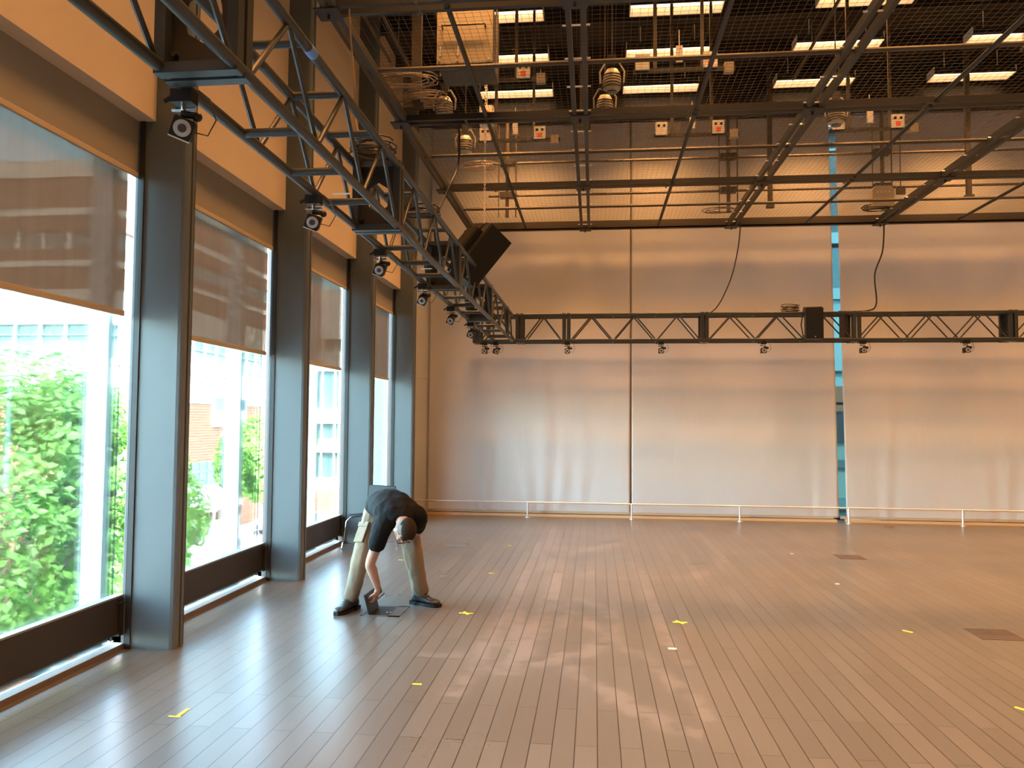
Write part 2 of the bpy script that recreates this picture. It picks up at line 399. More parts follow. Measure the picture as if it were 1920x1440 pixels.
# back wall around the narrow glazed slot
w = MB().box(.0, 7.2, 13.95, 14.2, 0, RZ).box(8.0, RX1, 13.95, 14.2, 0, RZ).box(7.2, 8.0, 13.95, 14.2, 7.0, RZ)
struct(w.build('wall_back', M['wallwhite']))
struct(MB().box(-.55, .02, 12.78, 14.2, -.35, RZ).build('wall_left', M['wallwhite']))
struct(MB().box(-.02, .475, 13.66, 13.9, 0, 2.42).box(-.02, .475, 13.66, 13.9, 2.425, RZ).build('trim_1', M['wallwhite']))
struct(MB().box(.02, 15.4, 13.0, 13.5, 6.95, RZ).build('trim_2', M['black']))  # added black box to keep lamp light off the upper back wall
gw = thing('window_6', (7.6, 13.98, 0)); struct(gw)
MB().box(-.4, .4, .0, .012, 0, 7).build('glass', M['glass'], gw)
MB().box(-.4, .4, -.02, .05, 1.98, 2.03).box(-.4, .4, -.02, .05, 0, .06).box(-.4, .4, -.02, .05, 4.75, 4.80).build('window_frame', M['column_dark'], gw)

CY = [-4.45 + 2.44 * i for i in range(8)]        # column faces along the window wall
CY = [c + .01 for c in CY]
CY = [5.33 - 2.44 * 4, 5.33 - 2.44 * 3, 5.33 - 2.44 * 2, 5.33 - 2.44, 5.33, 7.75, 10.19, 12.62]
def column(i, y):
    o = thing('trim_%d' % (10 + i), (0, y, 0)); struct(o)
    # rounded blade facing the camera
    pr = [(.115, 0), (.405, 0), (.425, .006), (.438, .02), (.442, .04), (.442, .065), (.13, .065), (.115, .065)]
    MB().prism(pr, 2, 0, RZ).build('column_blade', M['column'], o, False)
    MB().box(.115, .425, .065, .085, 0, RZ).box(.115, .432, .115, .150, 0, RZ).build('gasket', M['column_dark'], o)
    MB().box(.115, .445, .085, .115, 0, RZ).build('cover_strip', M['column'], o)
    MB().box(-.03, .115, .11, .15, 0, RZ).build('column_core', M['sill'], o)
    MB().box(.075, .115, -.012, .006, 0, RZ).build('guide_channel', M['column_dark'], o)
    MB().box(.055, .072, -.012, .0, 0, RZ).build('jamb', M['column'], o)
for i, y in enumerate(CY): column(i, y)
wi = 0
bays = list(zip([CY[0] - 2.44] + CY[:-1], CY))
for i, (a, b) in enumerate(bays):
    y0, y1 = a + .15, b
    wi = i + 1
    o = thing('window_%d' % (wi if wi < 6 else wi + 1), (0, y0, 0)); struct(o); L = y1 - y0
    MB().box(-.03, -.015, 0, L, .05, 4.2).build('glass', M['glass'], o)
    MB().box(-.01, .05, 0, L, .115, .375).build('sill_rail', M['sill'], o)
    MB().box(-.012, .052, 0, L, .375, .388).build('sill_cap', M['alu'], o)
    MB().box(-.03, .07, 0, L, 0, .04).build('curb', M['curb'], o)
    MB().box(.0, .062, L - .06, L - .004, .10, .36).box(.055, .075, L - .08, L - .01, .33, .338).build('rail_bracket', M['column_dark'], o)
    MB().box(-.10, -.02, 0, L, 4.15, 4.3).build('window_head', M['sill'], o)
    # upper wall panel between columns
    t_ = MB().box(.02, .19, y0, y1, 3.86, RZ).build('trim_%d' % (30 + i), M['panel']); struct(t_)
    t_ = MB().box(-.4, .02, y0, y1, 4.3, RZ).build('trim_%d' % (50 + i), M['sill']); struct(t_)
    fy = b - 2.44 + .66 if i else a + .7
    t_ = MB().box(-.735, -.556, a + .64, a + .73, -1, 9).build('trim_%d' % (70 + i), M['whitemetal']); struct(t_)
struct(MB().box(-.45, 0, -8, 14.2, -.6, .0).build('trim_3', M['sill']))

# roller shades
shade_names = {3: 'leftmost window, nearest the camera', 4: 'window between the first and second columns', 5: 'window beside the second column', 6: 'window behind the seated-chair column'}
loc_txt = {4: 'in the nearest window at the left edge', 5: 'in the second window, between the two big columns', 6: 'in the third window, behind the bending man', 7: 'in the farthest narrow window near the corner', 3: 'in a window beside the viewer', 2: 'in a window beside the viewer', 1: 'in a window beside the viewer', 0: 'in a window beside the viewer'}
for i, (a, b) in enumerate(bays):
    y0, y1 = a + .16, b - .01
    zb = 2.41 if i <= 4 else 2.335
    o = thing('blackout_shade', (.06, y0, 3.45), 'short tan blackout shade with orange-lit hem ' + loc_txt[i], 'blind', 'blackout shades')
    if i != 5: MB().box(-.0015, .0015, 0, y1 - y0, .0, .6).build('fabric', M['blackout'], o)
    else: MB().box(-.0015, .0015, 0, y1 - y0, .0, .6).build('fabric', M['blackout'], o)
    MB().cbox(-.010, .010, 0, y1 - y0 + .0, -.018, .026, .006).build('hem_bar', M['hem'], o)
    o = thing('roller_shade', (.02, y0, zb), 'long sheer grey-brown roller shade ' + loc_txt[i], 'blind', 'sheer roller shades')
    e = y1 - y0 - (.05 if i in (4, 6, 7) else .015)
    MB().box(-.001, .001, .01, e, .0, 4.0 - zb).build('fabric', M['sheer'], o)
    MB().cbox(-.008, .008, .008, e + .002, -.012, .03, .004).build('hem_bar', M['hem'], o)

# ---------------------------------------------------------------- back curtains
def curtain(x0, x1, label, fl=0.0, fr=0.0, drape=None, x1b=None, x0b=None):
    nx = max(8, int((x1 - x0) / .035)); nz = 170; y = 13.62; z0, z1 = .075, 6.98
    mb = MB(); vs = []
    for j in range(nz + 1):
        tz = j / nz; z = z0 + (z1 - z0) * tz
        xa = x0 + ((x0b - x0) * (1 - tz) if x0b else 0); xb = x1 + ((x1b - x1) * (1 - tz) if x1b else 0)
        for k in range(nx + 1):
            u = k / nx; x = xa + (xb - xa) * u
            d = .010 * noise.noise(Vector((x * .9, z * .35, 3.1)))
            low = max(0, 1 - z / 3.2)
            for (cx, w_, amp) in (drape or []):
                # swags: folds that fan out from the hem
                r = (x - cx) / (w_ * (.25 + .95 * low)); d += amp * low ** .7 * math.exp(-r * r * 1.2) * math.sin(6.5 * (x - cx) / (.25 + .55 * (1 - low)) + 1.3)
            d += .007 * low * noise.noise(Vector((x * 3, z * 1.2, 9)))
            vs.append((x, y - d, z))
    fs = [(j * (nx + 1) + k, j * (nx + 1) + k + 1, (j + 1) * (nx + 1) + k + 1, (j + 1) * (nx + 1) + k) for j in range(nz) for k in range(nx)]
    mb.add(vs, fs)
    o = thing('scrim_curtain', ((x0 + x1) / 2, y, 0), label, 'curtain', 'scrim curtains along the back wall')
    c = mb.build('fabric', M['scrim'], o, True); c.location = (-(x0 + x1) / 2, -y, 0)
    md = c.modifiers.new('s', 'SOLIDIFY'); md.thickness = .004
    MB().box(x0 - (x0 + x1) / 2, x1 - (x0 + x1) / 2, -.010, .012, .058, .10).build('hem_pipe', M['hem'], o)
curtain(.480, 4.052, 'pale scrim curtain left of the dark seam with swagged folds low down', drape=[(1.5, .35, .014), (2.55, .45, .012), (3.2, .3, .006)])
curtain(4.078, 7.44, 'pale scrim curtain between the dark seam and the teal gap', drape=[(7.2, .3, .006)], x1b=7.53)
curtain(7.55, 15.2, 'pale scrim curtain right of the teal gap', drape=[(8.3, .3, .008), (10.2, .5, .008)], x0b=7.655)
struct(MB().box(3.9, 4.25, 13.66, 13.70, 0, 6.98).build('trim_4', P('seam_backing', (.34, .27, .20), .8)))
struct(MB().box(.475, 7.5, 13.60, 13.75, 0, .045).box(7.66, 15.4, 13.60, 13.75, 0, .045).build('baseboard_back', P('wood_trim', (.66, .40, .20), .5)))
struct(MB().box(7.40, 7.46, 13.70, 13.94, 0, 7.0).build('trim_5', M['black']))

# low rail in front of the curtains
rl = thing('low_rail', (4, 13.42, 0), 'thin silver low rail on short posts along the back curtains', 'railing')
MB().tube([(-3.9, 0, .262), (11.2, 0, .262)], .012, 10).build('handrail', M['rail'], rl, True)
for px in (2.29, 4.07, 5.87, 7.63, 9.42, 11.2, 13.0):
    MB().tube([(px - 4, 0, 0), (px - 4, 0, .262)], .016, 10).tube([(px - 4, 0, 0), (px - 4, 0, .008)], .045, 14).build('post', M['rail'], rl, True)

# ---------------------------------------------------------------- fluorescent fixtures
def make_light():
    o = thing('ceiling_light', (0, 0, 0))
    h = MB().mat(M['case_under']).prism([(-.152, .004), (-.102, .129), (.102, .129), (.152, .004), (.150, .002), (.101, .127), (-.101, .127), (-.150, .002)], 0, -.612, .612).mat(M['reflector']).prism([(-.15, .0), (-.10, .125), (.10, .125), (.15, .0), (.143, 0), (.095, .117), (-.095, .117), (-.143, 0)], 0, -.61, .61)
    h.box(-.615, -.605, -.14, .14, .0, .125).box(.605, .615, -.14, .14, 0, .125)
    h.tube([(-.4, 0, .12), (-.4, 0, .42)], .008, 6).tube([(.4, 0, .12), (.4, 0, .42)], .008, 6)
    h.build('housing', M['reflector'], o)
    MB().tube([(-.595, -.045, .088), (.595, -.045, .088)], .019, 10).tube([(-.595, .045, .088), (.595, .045, .088)], .019, 10).build('tube', M['tube'], o, True)
    ld = bpy.data.lights.new('lamp', 'AREA'); ld.shape = 'RECTANGLE'; ld.size = 1.16; ld.size_y = .22; ld.energy = LAMP_WATTS; ld.color = LAMP_COL; ld.spread = math.radians(94)
    lo = bpy.data.objects.new('lamp', ld); COL.objects.link(lo); lo.parent = o; lo.location = (0, 0, .01)
    return o
lx = [2.12, 4.51, 6.96, 9.38, 11.82, 14.2]; ly = [12.75, 11.5, 10.26, 9.0, 7.4, 5.6, 3.8, 2.0, .2, -1.8, -3.6]
rown = ['back row nearest the wall', 'middle visible row', 'front visible row at the top edge']
coln = ['leftmost beside the hanging cabinet', 'second from left', 'third from left', 'rightmost in view', '', '']
L0 = make_light(); first = True
for j, y in enumerate(ly):
    for i, x in enumerate(lx):
        o = L0 if first else copy_tree(L0); first = False
        o.location = (x, y, 7.18)
        if j < 3 and i < 4: lb = 'glowing warm strip light, %s, %s' % (rown[j], coln[i])
        else: lb = 'warm strip light overhead beyond the edge of the picture'
        tag(o, lb, 'light', 'fluorescent strip lights on the dark ceiling')

# ceiling joists
k = 0
for y in (-3, -.5, 2, 4.5, 7.0, 8.4, 9.63, 10.9, 12.12):
    k += 1
    struct(MB().box(0.2, 15.4, y - .05, y + .05, 7.36, RZ).build('trim_%d' % (90 + k), M['ceil']))

# ---------------------------------------------------------------- lighting grid
GZ = 5.0
G = thing('lighting_grid', (1.25, 13.3, GZ), 'black steel pipe grid with wire netting hung below the ceiling', 'lighting grid')
gl = Vector((1.25, 13.3, GZ))
def gb(mb, name, mat=M['grid'], smooth=False):
    o = mb.build(name, mat, G, smooth, None); o.data.transform(Matrix.Translation(-gl)); return o
XD = [1.25, 3.27, 5.75, 8.18, 10.62, 13.05]; XS = [2.23, 4.52, 6.98, 9.41, 11.84]
YD = [13.36, 10.95, 8.42, 6.02, 3.6]; YS = [12.15, 9.65, 7.2, 4.8]
XE = 14.8; YE = 2.6
for i, x in enumerate(XD):
    mb = MB()
    for s_ in ((-.085, -.04), (.04, .085)):
        if i == 0 and s_[0] < 0: s_ = (-.03, .0)
        mb.box(x + s_[0], x + s_[1], YE, 13.4, GZ, GZ + .085)
    gb(mb, 'double_beam')
    y = 13.2
    while y > YE and i:
        gb(MB().tube([(x - .12, y, GZ + .05), (x + .12, y, GZ + .05)], .008, 6), 'spacer_rod', M['rail']); y -= .61
    for y in YD: gb(MB().box(x - .1, x + .1, y - .1, y + .1, GZ - .012, GZ).tube([(x, y, GZ - .05), (x, y, GZ)], .012, 6), 'corner_plate')
for x in XS:
    gb(MB().tube([(x, YE, GZ + .04), (x, 13.42, GZ + .04)], .024, 8), 'pipe', M['grid'], True)
for y in YD[1:]:
    mb = MB().box(1.2, XE, y - .085, y - .04, GZ + .01, GZ + .075).box(1.2, XE, y + .04, y + .085, GZ + .01, GZ + .075)
    gb(mb, 'cross_beam')
    x = 2.0
    while x < XE: gb(MB().box(x - .012, x + .012, y - .1, y + .1, GZ - .004, GZ + .01), 'beam_clip', M['pipe']); x += 1.22
gb(MB().box(1.2, XE, 13.32, 13.34, GZ, GZ + .14).box(1.2, XE, 13.32, 13.40, GZ, GZ + .02).box(1.2, XE, 13.38, 13.42, GZ - .0, GZ + .05), 'edge_channel', M['pipe'])
for y in YS:
    gb(MB().tube([(1.2, y, GZ + .06), (XE, y, GZ + .06)], .024, 8), 'cross_pipe', M['pipe'], True)
# wire netting, one panel per bay
net = MB(); r_ = .0016
def wire(p0, p1, n, ax):
    pts = []
    for i in range(n + 1):
        p = Vector(p0).lerp(Vector(p1), i / n); nn = noise.noise_vector(p * 1.7)
        pts.append(p + Vector((nn.x * .012, nn.y * .012, nn.z * .015)))
    net.tube(pts, r_, 3, False)
cs = .068; x = 1.3
while x < 14.0: wire((x, 5.0, GZ + .13), (x, 13.3, GZ + .13), 34, 0); x += cs
y = 5.0
while y < 13.3: wire((1.27, y, GZ + .133), (14.0, y, GZ + .133), 50, 1); y += cs
o = gb(net, 'netting', M['wire']); o['kind'] = 'stuff'

# hanger posts and wall pipes
hp = 0
post_lbl = ['square steel hanger post by the hanging cabinet', 'brown hanger post between the middle beams', 'hanger post right of the third double beam', 'hanger post near the right edge above the fourth double beam']
for (x, y, z0, wd), lb in zip(((1.45, 8.3, 5.15, .055), (6.25, 12.7, 5.15, .035), (3.30, 9.2, 5.2, .05), (9.15, 12.4, 5.15, .035)), post_lbl):
    o = thing('hanger_post', (x, y, z0), lb, 'post', 'hanger posts above the grid')
    MB().box(-wd, wd, -.03, .03, 0, RZ - z0).build('post_tube', M['pipe'], o); MB().box(-wd * 1.7, wd * 1.7, -.05, .05, -.02, .03).build('foot_plate', M['pipe'], o)
pf = thing('pipe_frame', (1.6, 13.15, 5.0), 'dark pipe frame with two horizontal bars standing above the grid edge', 'pipe frame')
for z in (6.13, 5.56):
    MB().tube([(0, .0, z - 5), (13, .0, z - 5)], .022, 8).build('horizontal_bar', M['pipe'], pf, True)
for x in (1.93, 5.66, 8.13, 10.6):
    MB().tube([(x - 1.6, -.06, .17), (x - 1.6, -.06, 2.5)], .032, 8).build('upright', M['pipe'], pf, True)
    MB().tube([(x - 1.75, -.05, .17), (x - 1.75, -.05, 2.2)], .008, 6).tube([(x - 1.45, -.05, .17), (x - 1.45, -.05, 2.2)], .012, 6).build('rod', M['pipe'], pf, True)
    for z in (6.13, 5.56): MB().box(x - 1.73, x - 1.47, -.1, .04, z - 5.045, z - 4.955).build('clamp', M['grid'], pf)
for n_, (x, z) in enumerate(((1.0, 6.3), (1.55, 6.5), (6.35, 6.75), (10.2, 6.9), (.62, 6.6))):
    o = MB().tube([(0, -9, 0), (0, 0, 0)], .022, 8).tube([(0, -7, 0), (0, -7, RZ - z)], .006, 5).tube([(0, -1, 0), (0, -1, RZ - z)], .006, 5).build('overhead_pipe', M['pipe'], None, True)
    o.location = (x, 11.6 if x > 3 else 10.2, z)
    tag(o, ['thin overhead pipe running away left of the grid', 'thin overhead pipe left of the hanging cabinet', 'slanting-looking overhead pipe crossing the third strip lights', 'overhead pipe crossing the rightmost strip lights', 'overhead pipe nearest the window wall'][n_], 'pipe', 'pipes above the netting')
# equipment that rests above the grid
cb = thing('hanging_cabinet', (2.06, 7.9, 5.42), 'big tan equipment cabinet with handle bar hung above the netting', 'cabinet')
MB().box(-.30, .30, 0, .52, .015, .62).build('cabinet_body', M['case'], cb)
MB().box(-.295, .295, .005, .515, 0, .015).build('bottom_panel', M['case_under'], cb)
MB().tube([(-.24, -.0, .40), (-.24, -.06, .40), (.22, -.06, .40), (.22, 0, .40)], .010, 8).build('handle', M['plastic'], cb, True)
for x in (-.27, -.08, .26): MB().disc((x, 0, .05), (0, -1, 0), .012, .012, 10).build('corner_knob', M['rail'], cb)
for x in (-.26, -.07): MB().box(x - .008, x + .008, -.006, 0, .10, .20).build('latch', M['rail'], cb)
MB().tube([(.31, .25, .0), (.31, .25, 2.1)], .006, 5).tube([(-.31, .25, .0), (-.31, .25, 2.1)], .006, 5).build('suspension_rod', M['chain'], cb)
def power_bar():
    o = thing('power_bar', (0, 0, 0))
    MB().box(-.55, .55, -.02, .02, -.02, .02).build('bar', M['grid'], o)
    MB().box(-.33, -.29, -.015, .015, .0, 1.9).box(.18, .215, -.015, .015, 0, 1.9).build('hanger', M['pipe'], o)
    for n, x in enumerate((-.45, .28)):
        bx_ = MB().box(x - .075, x + .075, -.05, .03, .0, .17).build('outlet_box', M['outlet'], o)
        mb = MB()
        for a_ in (-.035, .035): mb.disc((x + a_, -.05, .12), (0, -1, 0), .018, .006, 10)
        mb.build('socket', M['plastic'], bx_)
        if n: MB().box(x - .03, x + .03, -.054, -.05, .02, .075).build('label_plate', M['red'], bx_)
    MB().box(.43, .53, -.04, .03, -.06, .05).build('end_plug_box', M['case'], o)
    MB().tube([(-.05, 0, .45), (-.05, -.01, .25)], .006, 5).box(-.085, -.015, -.03, .0, .08, .26).build('pigtail', M['outlet'], o)
    return o
pb = power_bar(); n = 0
for (x, y, z, lb) in ((2.42, 10.15, 5.42, 'power bar with red-labelled outlet box above the second cross beam, leftmost'), (4.75, 10.15, 5.42, 'power bar with white outlet box right of the centre beams'), (6.98, 10.15, 5.42, 'power bar with red label beside the teal gap'), (4.40, 8.45, 5.52, 'power bar below the second column of strip lights'), (2.34, 8.62, 5.56, 'power bar with red label right of the hanging cabinet'), (8.35, 8.3, 5.52, 'power bar at the far right under the strip lights')):
    o = pb if n == 0 else copy_tree(pb); n += 1; o.location = (x, y, z); tag(o, lb, 'power strip', 'power bars above the netting')
def stage_light():
    o = thing('stage_light', (0, 0, 0))
    rg = []
    for z, r in ((-.13, .07), (-.10, .105), (.0, .115), (.08, .105), (.14, .07), (.155, .03)):
        rg.append([Vector((r * math.cos(2 * PI * k / 16), r * math.sin(2 * PI * k / 16), z)) for k in range(16)])
    MB().loft(rg).build('light_body', M['fixture'], o, True)
    mb = MB()
    for k in range(5): mb.torus((0, 0, -.08 + k * .035), (0, 0, 1), .112, .006, 20, 5)
    mb.build('cooling_fin', M['plastic'], o)
    MB().tube([(-.14, 0, -.02), (-.15, 0, .12), (-.08, 0, .24), (.08, 0, .24), (.15, 0, .12), (.14, 0, -.02)], .012, 6).build('yoke', M['fixture'], o, True)
    MB().box(-.05, .05, -.03, .03, .23, .33).build('clamp', M['grid'], o)
    MB().tube([(0, 0, .32), (0, 0, 2.5)], .009, 6).build('hanging_rod', M['pipe'], o, True)
    MB().disc((0, 0, -.145), (0, 0, 1), .06, .015, 16).build('lens', M['lens'], o)
    return o
sl = stage_light(); n = 0
for (x, y, z, lb) in ((3.62, 8.45, 5.42, 'tan stage light right of the centre beams, upper'), (1.66, 8.85, 5.35, 'stage light among cable coils left of the chain'), (1.70, 10.1, 5.35, 'stage light below the second cross beam near the chain'), (6.35, 9.6, 5.40, 'stage light above the beam crossing at centre right'), (9.0, 7.9, 5.45, 'stage light near the top right corner'), (10.25, 12.6, 5.12, 'lamp at the right edge above the edge channel'), (3.55, 9.2, 5.45, 'stage light just above the second cross beam')):
    o = sl if n == 0 else copy_tree(sl); n += 1; o.location = (x, y, z); o.scale = (.9,) * 3; tag(o, lb, 'stage light', 'stage lights above the netting')
# patch box with sockets
o = thing('patch_box', (8.05, 12.9, 5.16), 'perforated junction box with eight sockets on the grid edge', 'junction box')
MB().prism([(-.17, 0), (.17, 0), (.17, .27), (.12, .33), (-.12, .33), (-.17, .27)], 1, -.07, .07).build('box_body', M['case'], o)
mb = MB()
for i in range(4):
    for z in (.10, .23): mb.disc((-.09 + i * .06, -.07, z), (0, -1, 0), .014, .006, 8)
mb.build('socket', M['ring'], o)
MB().box(.22, .36, -.02, .02, .20, .31).tube([(.29, 0, .31), (.29, 0, 1.6)], .009, 6).build('side_bracket', M['pipe'], o)
o = MB().build if False else None
def coil(name, c, R, n, mat, label, cat='cable', r=.006, sq=.5, seed=1, group=None):
    rnd = random.Random(seed); pts = []
    for i in range(n * 14 + 1):
        t = 2 * PI * i / 14; k = R * (1 + .18 * math.sin(t * .37 + seed) + rnd.uniform(-.03, .03))
        pts.append((k * math.cos(t), k * math.sin(t) * sq, .012 * (i / 14) + .01 * math.sin(t * 1.3)))
    o = MB().tube(pts, r, 5).build(name, mat, None, True); o.location = c
    tag(o, label, cat, group); return o
coil('cable_coil', (8.0, 12.98, 5.13), .22, 7, M['cable'], 'black cable coil heaped beside the junction box on the grid edge', seed=3)
coil('cable_coil', (1.52, 8.35, 5.2), .24, 9, M['brasscable'], 'tan cable tangle left above the netting', seed=5)
coil('cable_coil', (1.45, 7.8, 5.2), .30, 5, M['brasscable'], 'loose tan cables lying on the netting by the hanger post', seed=8)
coil('cable_coil', (1.80, 10.6, 5.2), .22, 5, M['brasscable'], 'tan cable loop on the netting near the chain', seed=9)
coil('cable_coil', (5.5, 12.95, 5.16), .26, 3, M['cable'], 'thin black cable loops on the grid edge left of the third double beam', seed=11)
coil('cable_coil', (6.63, 13.05, 3.49), .13, 9, M['cable'], 'black cable coil lying on the back truss left of its speaker', seed=12)
coil('cable_coil', (1.9, 5.15, 3.49), .14, 8, M['cable'], 'black cable coil lying on the side truss at its second frame', seed=13, sq=.9)
coil('cable_coil', (1.9, 6.7, 3.49), .14, 7, M['cable'], 'black cable coil lying on the side truss before the speaker', seed=14, sq=.9)

def cable(name, pts, r, mat, label, cat='cable', group=None):
    P0 = [Vector(p) for p in pts]; out = []
    for i in range(len(P0) - 1):
        a = P0[max(i - 1, 0)]; b = P0[i]; c = P0[i + 1]; d = P0[min(i + 2, len(P0) - 1)]
        for k in range(8):
            t = k / 8; out.append(.5 * ((2 * b) + (c - a) * t + (2 * a - 5 * b + 4 * c - d) * t * t + (3 * b - a - 3 * c + d) * t ** 3))
    out.append(P0[-1]); base = P0[0]
    o = MB().tube([p - base for p in out], r, 6).build(name, mat, None, True); o.location = base
    if label: tag(o, label, cat, group)
    return o
cable('drop_cable', [(5.86, 13.1, 5.02), (5.80, 13.1, 4.5), (5.65, 13.1, 3.95), (5.36, 13.05, 3.49), (4.9, 13.05, 3.485)], .010, M['cable'], 'paired black cable drooping from the grid to the back truss, left one')
cable('drop_cable', [(8.15, 13.1, 5.02), (8.12, 13.1, 4.5), (7.99, 13.1, 4.1), (8.00, 13.08, 3.62), (7.85, 13.08, 3.50), (7.4, 13.08, 3.49)], .013, M['cable'], 'thick black cable dropping from the grid to the back truss, right one')
cable('hanging_cable', [(1.42, 6.0, 5.3), (1.42, 6.05, 4.9), (1.45, 6.1, 4.45), (1.52, 6.0, 4.0), (1.8, 5.85, 3.7), (1.85, 5.7, 3.47)], .008, M['brasscable'], 'thin cable hanging from the grid corner onto the side truss')
cable('hanging_cable', [(1.9, 8.5, 5.02), (1.88, 8.6, 4.6), (1.82, 8.3, 4.2), (1.72, 8.1, 3.8), (1.75, 8.1, 3.47)], .012, M['cable'], 'thick cable hanging from the second cross beam to the side truss')
# chain
ch = thing('chain_hoist', (2.02, 9.75, 3.5), 'bright steel chain with hoist holding up the side truss', 'chain')
mb = MB(); z = 0
for i in range(64):
    z = .02 + i * .04
    c = Vector((0, 0, z)); d = (1, 0, 0) if i % 2 else (0, 1, 0)
    pts = []
    for k in range(9):
        t = 2 * PI * k / 8; u = .012 * math.cos(t); v = .027 * math.sin(t)
        pts.append(c + (Vector((0, u, v)) if i % 2 else Vector((u, 0, v))))
    mb.tube(pts, .0045, 5, False)
mb.build('chain_links', M['chain'], ch, True)
MB().cbox(-.07, .11, -.07, .07, 1.98, 2.22, .02).tube([(.02, 0, 2.2), (.02, 0, 4.0)], .006, 5).build('hoist_body', M['outlet'], ch)
MB().disc((.02, -.07, 2.1), (0, -1, 0), .05, .02, 12).build('hoist_cover', M['red'], ch)

# ---------------------------------------------------------------- trusses
def truss(name, p0, axis, length, frames, label, plates=(), end_frames=True):
    """box truss, local u along axis; lateral .30, height .43"""
    T = thing(name, p0, label, 'truss')
    wd, ht, r = .30, .43, .026
    def pt(u, v, z): return (u, v, z) if axis == 'x' else (v, u, z)
    for v in (0, wd):
        for z in (0, ht):
            if axis == 'y': MB().tube([pt(0, v, z), pt(length, v, z)], r, 12).build('chord', M['truss'], T, True)
            else: MB().cbox(0, length, v - .022, v + .022, z - .024, z + .024, .008).build('chord', M['truss'], T)
    def frame(u, solid):
        a, b = u - .065, u + .065
        mb = MB()
        for e0, e1 in ((a, u - .012), (u + .012, b)):
            for (v0, v1, z0, z1) in ((-.02, wd + .02, -.032, .01), (-.02, wd + .02, ht - .01, ht + .032), (-.02, .025, .01, ht - .01), (wd - .025, wd + .02, .01, ht - .01)):
                if axis == 'x': mb.box(e0, e1, v0, v1, z0, z1)
                else: mb.box(v0, v1, e0, e1, z0, z1)
        mb.build('joint_frame', M['truss'], T)
        if solid:
            # gusset plate with a rounded diamond opening
            N = 24; outer = []; inner = []
            for k in range(N):
                t = 2 * PI * k / N; c, s_ = math.cos(t), math.sin(t)
                q_ = 1 / max(abs(c) / (wd / 2), abs(s_) / (ht / 2)); outer.append((wd / 2 + c * q_, ht / 2 + s_ * q_))
                rr = 1 / (abs(c) / .105 + abs(s_) / .15) * (.72 + .5 * min(abs(c), abs(s_))); inner.append((wd / 2 + c * rr, ht / 2 + s_ * rr))
            vs = [];
            for uu in (u - .006, u + .006):
                for ring_ in (outer, inner): vs += [pt(uu, *q2) for q2 in ring_]
            fs = []
            for k in range(N):
                j = (k + 1) % N
                fs += [(k, j, N + j, N + k), (2 * N + k, 3 * N + k, 3 * N + j, 2 * N + j), (N + k, N + j, 3 * N + j, 3 * N + k)]
            mb = MB(); mb.add(vs, fs)
            for v in (.04, wd - .04): mb.tube([pt(u - .03, v, .06), pt(u + .03, v, .06)], .012, 8)
            mb.build('gusset_plate', M['black'], T)
    for i, u in enumerate(frames): frame(u, i in plates)
    segs = []
    fr = list(frames)
    if fr[0] > .2: fr = [0.02 - .065] + fr
    if fr[-1] < length - .2: fr = fr + [length + .05]
    for a, b in zip(fr[:-1], fr[1:]):
        a += .07; b -= .07; L = b - a
        if L < .3: continue
        nt_ = max(1, round(L / .77)); st = L / nt_
        for i in range(nt_):
            u0 = a + i * st; um = u0 + st / 2; u1 = u0 + st
            for v in (0, wd):
                for (q0, q1) in ((u0 + .02, um - .012), (u1 - .02, um + .012)):
                    MB().tube([pt(q0, v, .02), pt(q1, v, ht - .02)], .013 if axis == 'y' else .012, 8).build('brace', M['truss'], T, True)
        nr = max(1, round(L / .58)) if axis == 'y' else nt_; st = L / nr
        for i in range(1, nr):
            u = a + i * st
            for z in (0, ht):
                MB().tube([pt(u, 0, z), pt(u, wd, z)], .021 if axis == 'y' else .014, 10).build('rung', M['truss'], T, True)
    return T
TZ = 3.02
T1 = truss('side_truss', (1.75, .9, TZ), 'y', 12.02, [2.82 - .9 - 2.44 + 0.6, 2.83 - .9, 5.30 - .9, 7.73 - .9, 10.2 - .9, 12.2 - .9], 'dark tubular box truss running above the windows away from the viewer', plates=(1, 2, 3, 4))
T2 = truss('back_truss', (1.41, 12.96, TZ), 'x', 13.2, [.03, .76, 1.55, 3.83, 6.24, 8.62, 11.0], 'dark box truss running across in front of the curtains', plates=(5,))
MB().prism([(0, 0), (.05, 0), (.05, .42), (0, .42)], 1, 0, .28).build('angled_plate', M['black'], T2).location = (6.05, 0, .0)
for (y, x) in ((4.56, 1.88), (6.9, 1.90), (8.9, 1.92), (11.55, 1.92)):
    o = MB().box(-.055, .055, -.01, .01, 0, .003).build('tape_strip', M['tape'], None); o.location = (x, y, TZ + .023)
    tag(o, {4.56: 'pale label strip on the nearest truss rung', 6.9: 'pale strip on the truss rung behind the second frame', 8.9: 'pale strip on the truss rung past the speaker', 11.55: 'pale strip on the farthest truss rungs near the corner'}[y], 'label', 'pale strips on truss rungs')
MB().tube([(.30, 2.62, .43), (.30, 2.70, .43)], .0275, 12).build('blue_tape_band', M['bluetape'], T1, True)

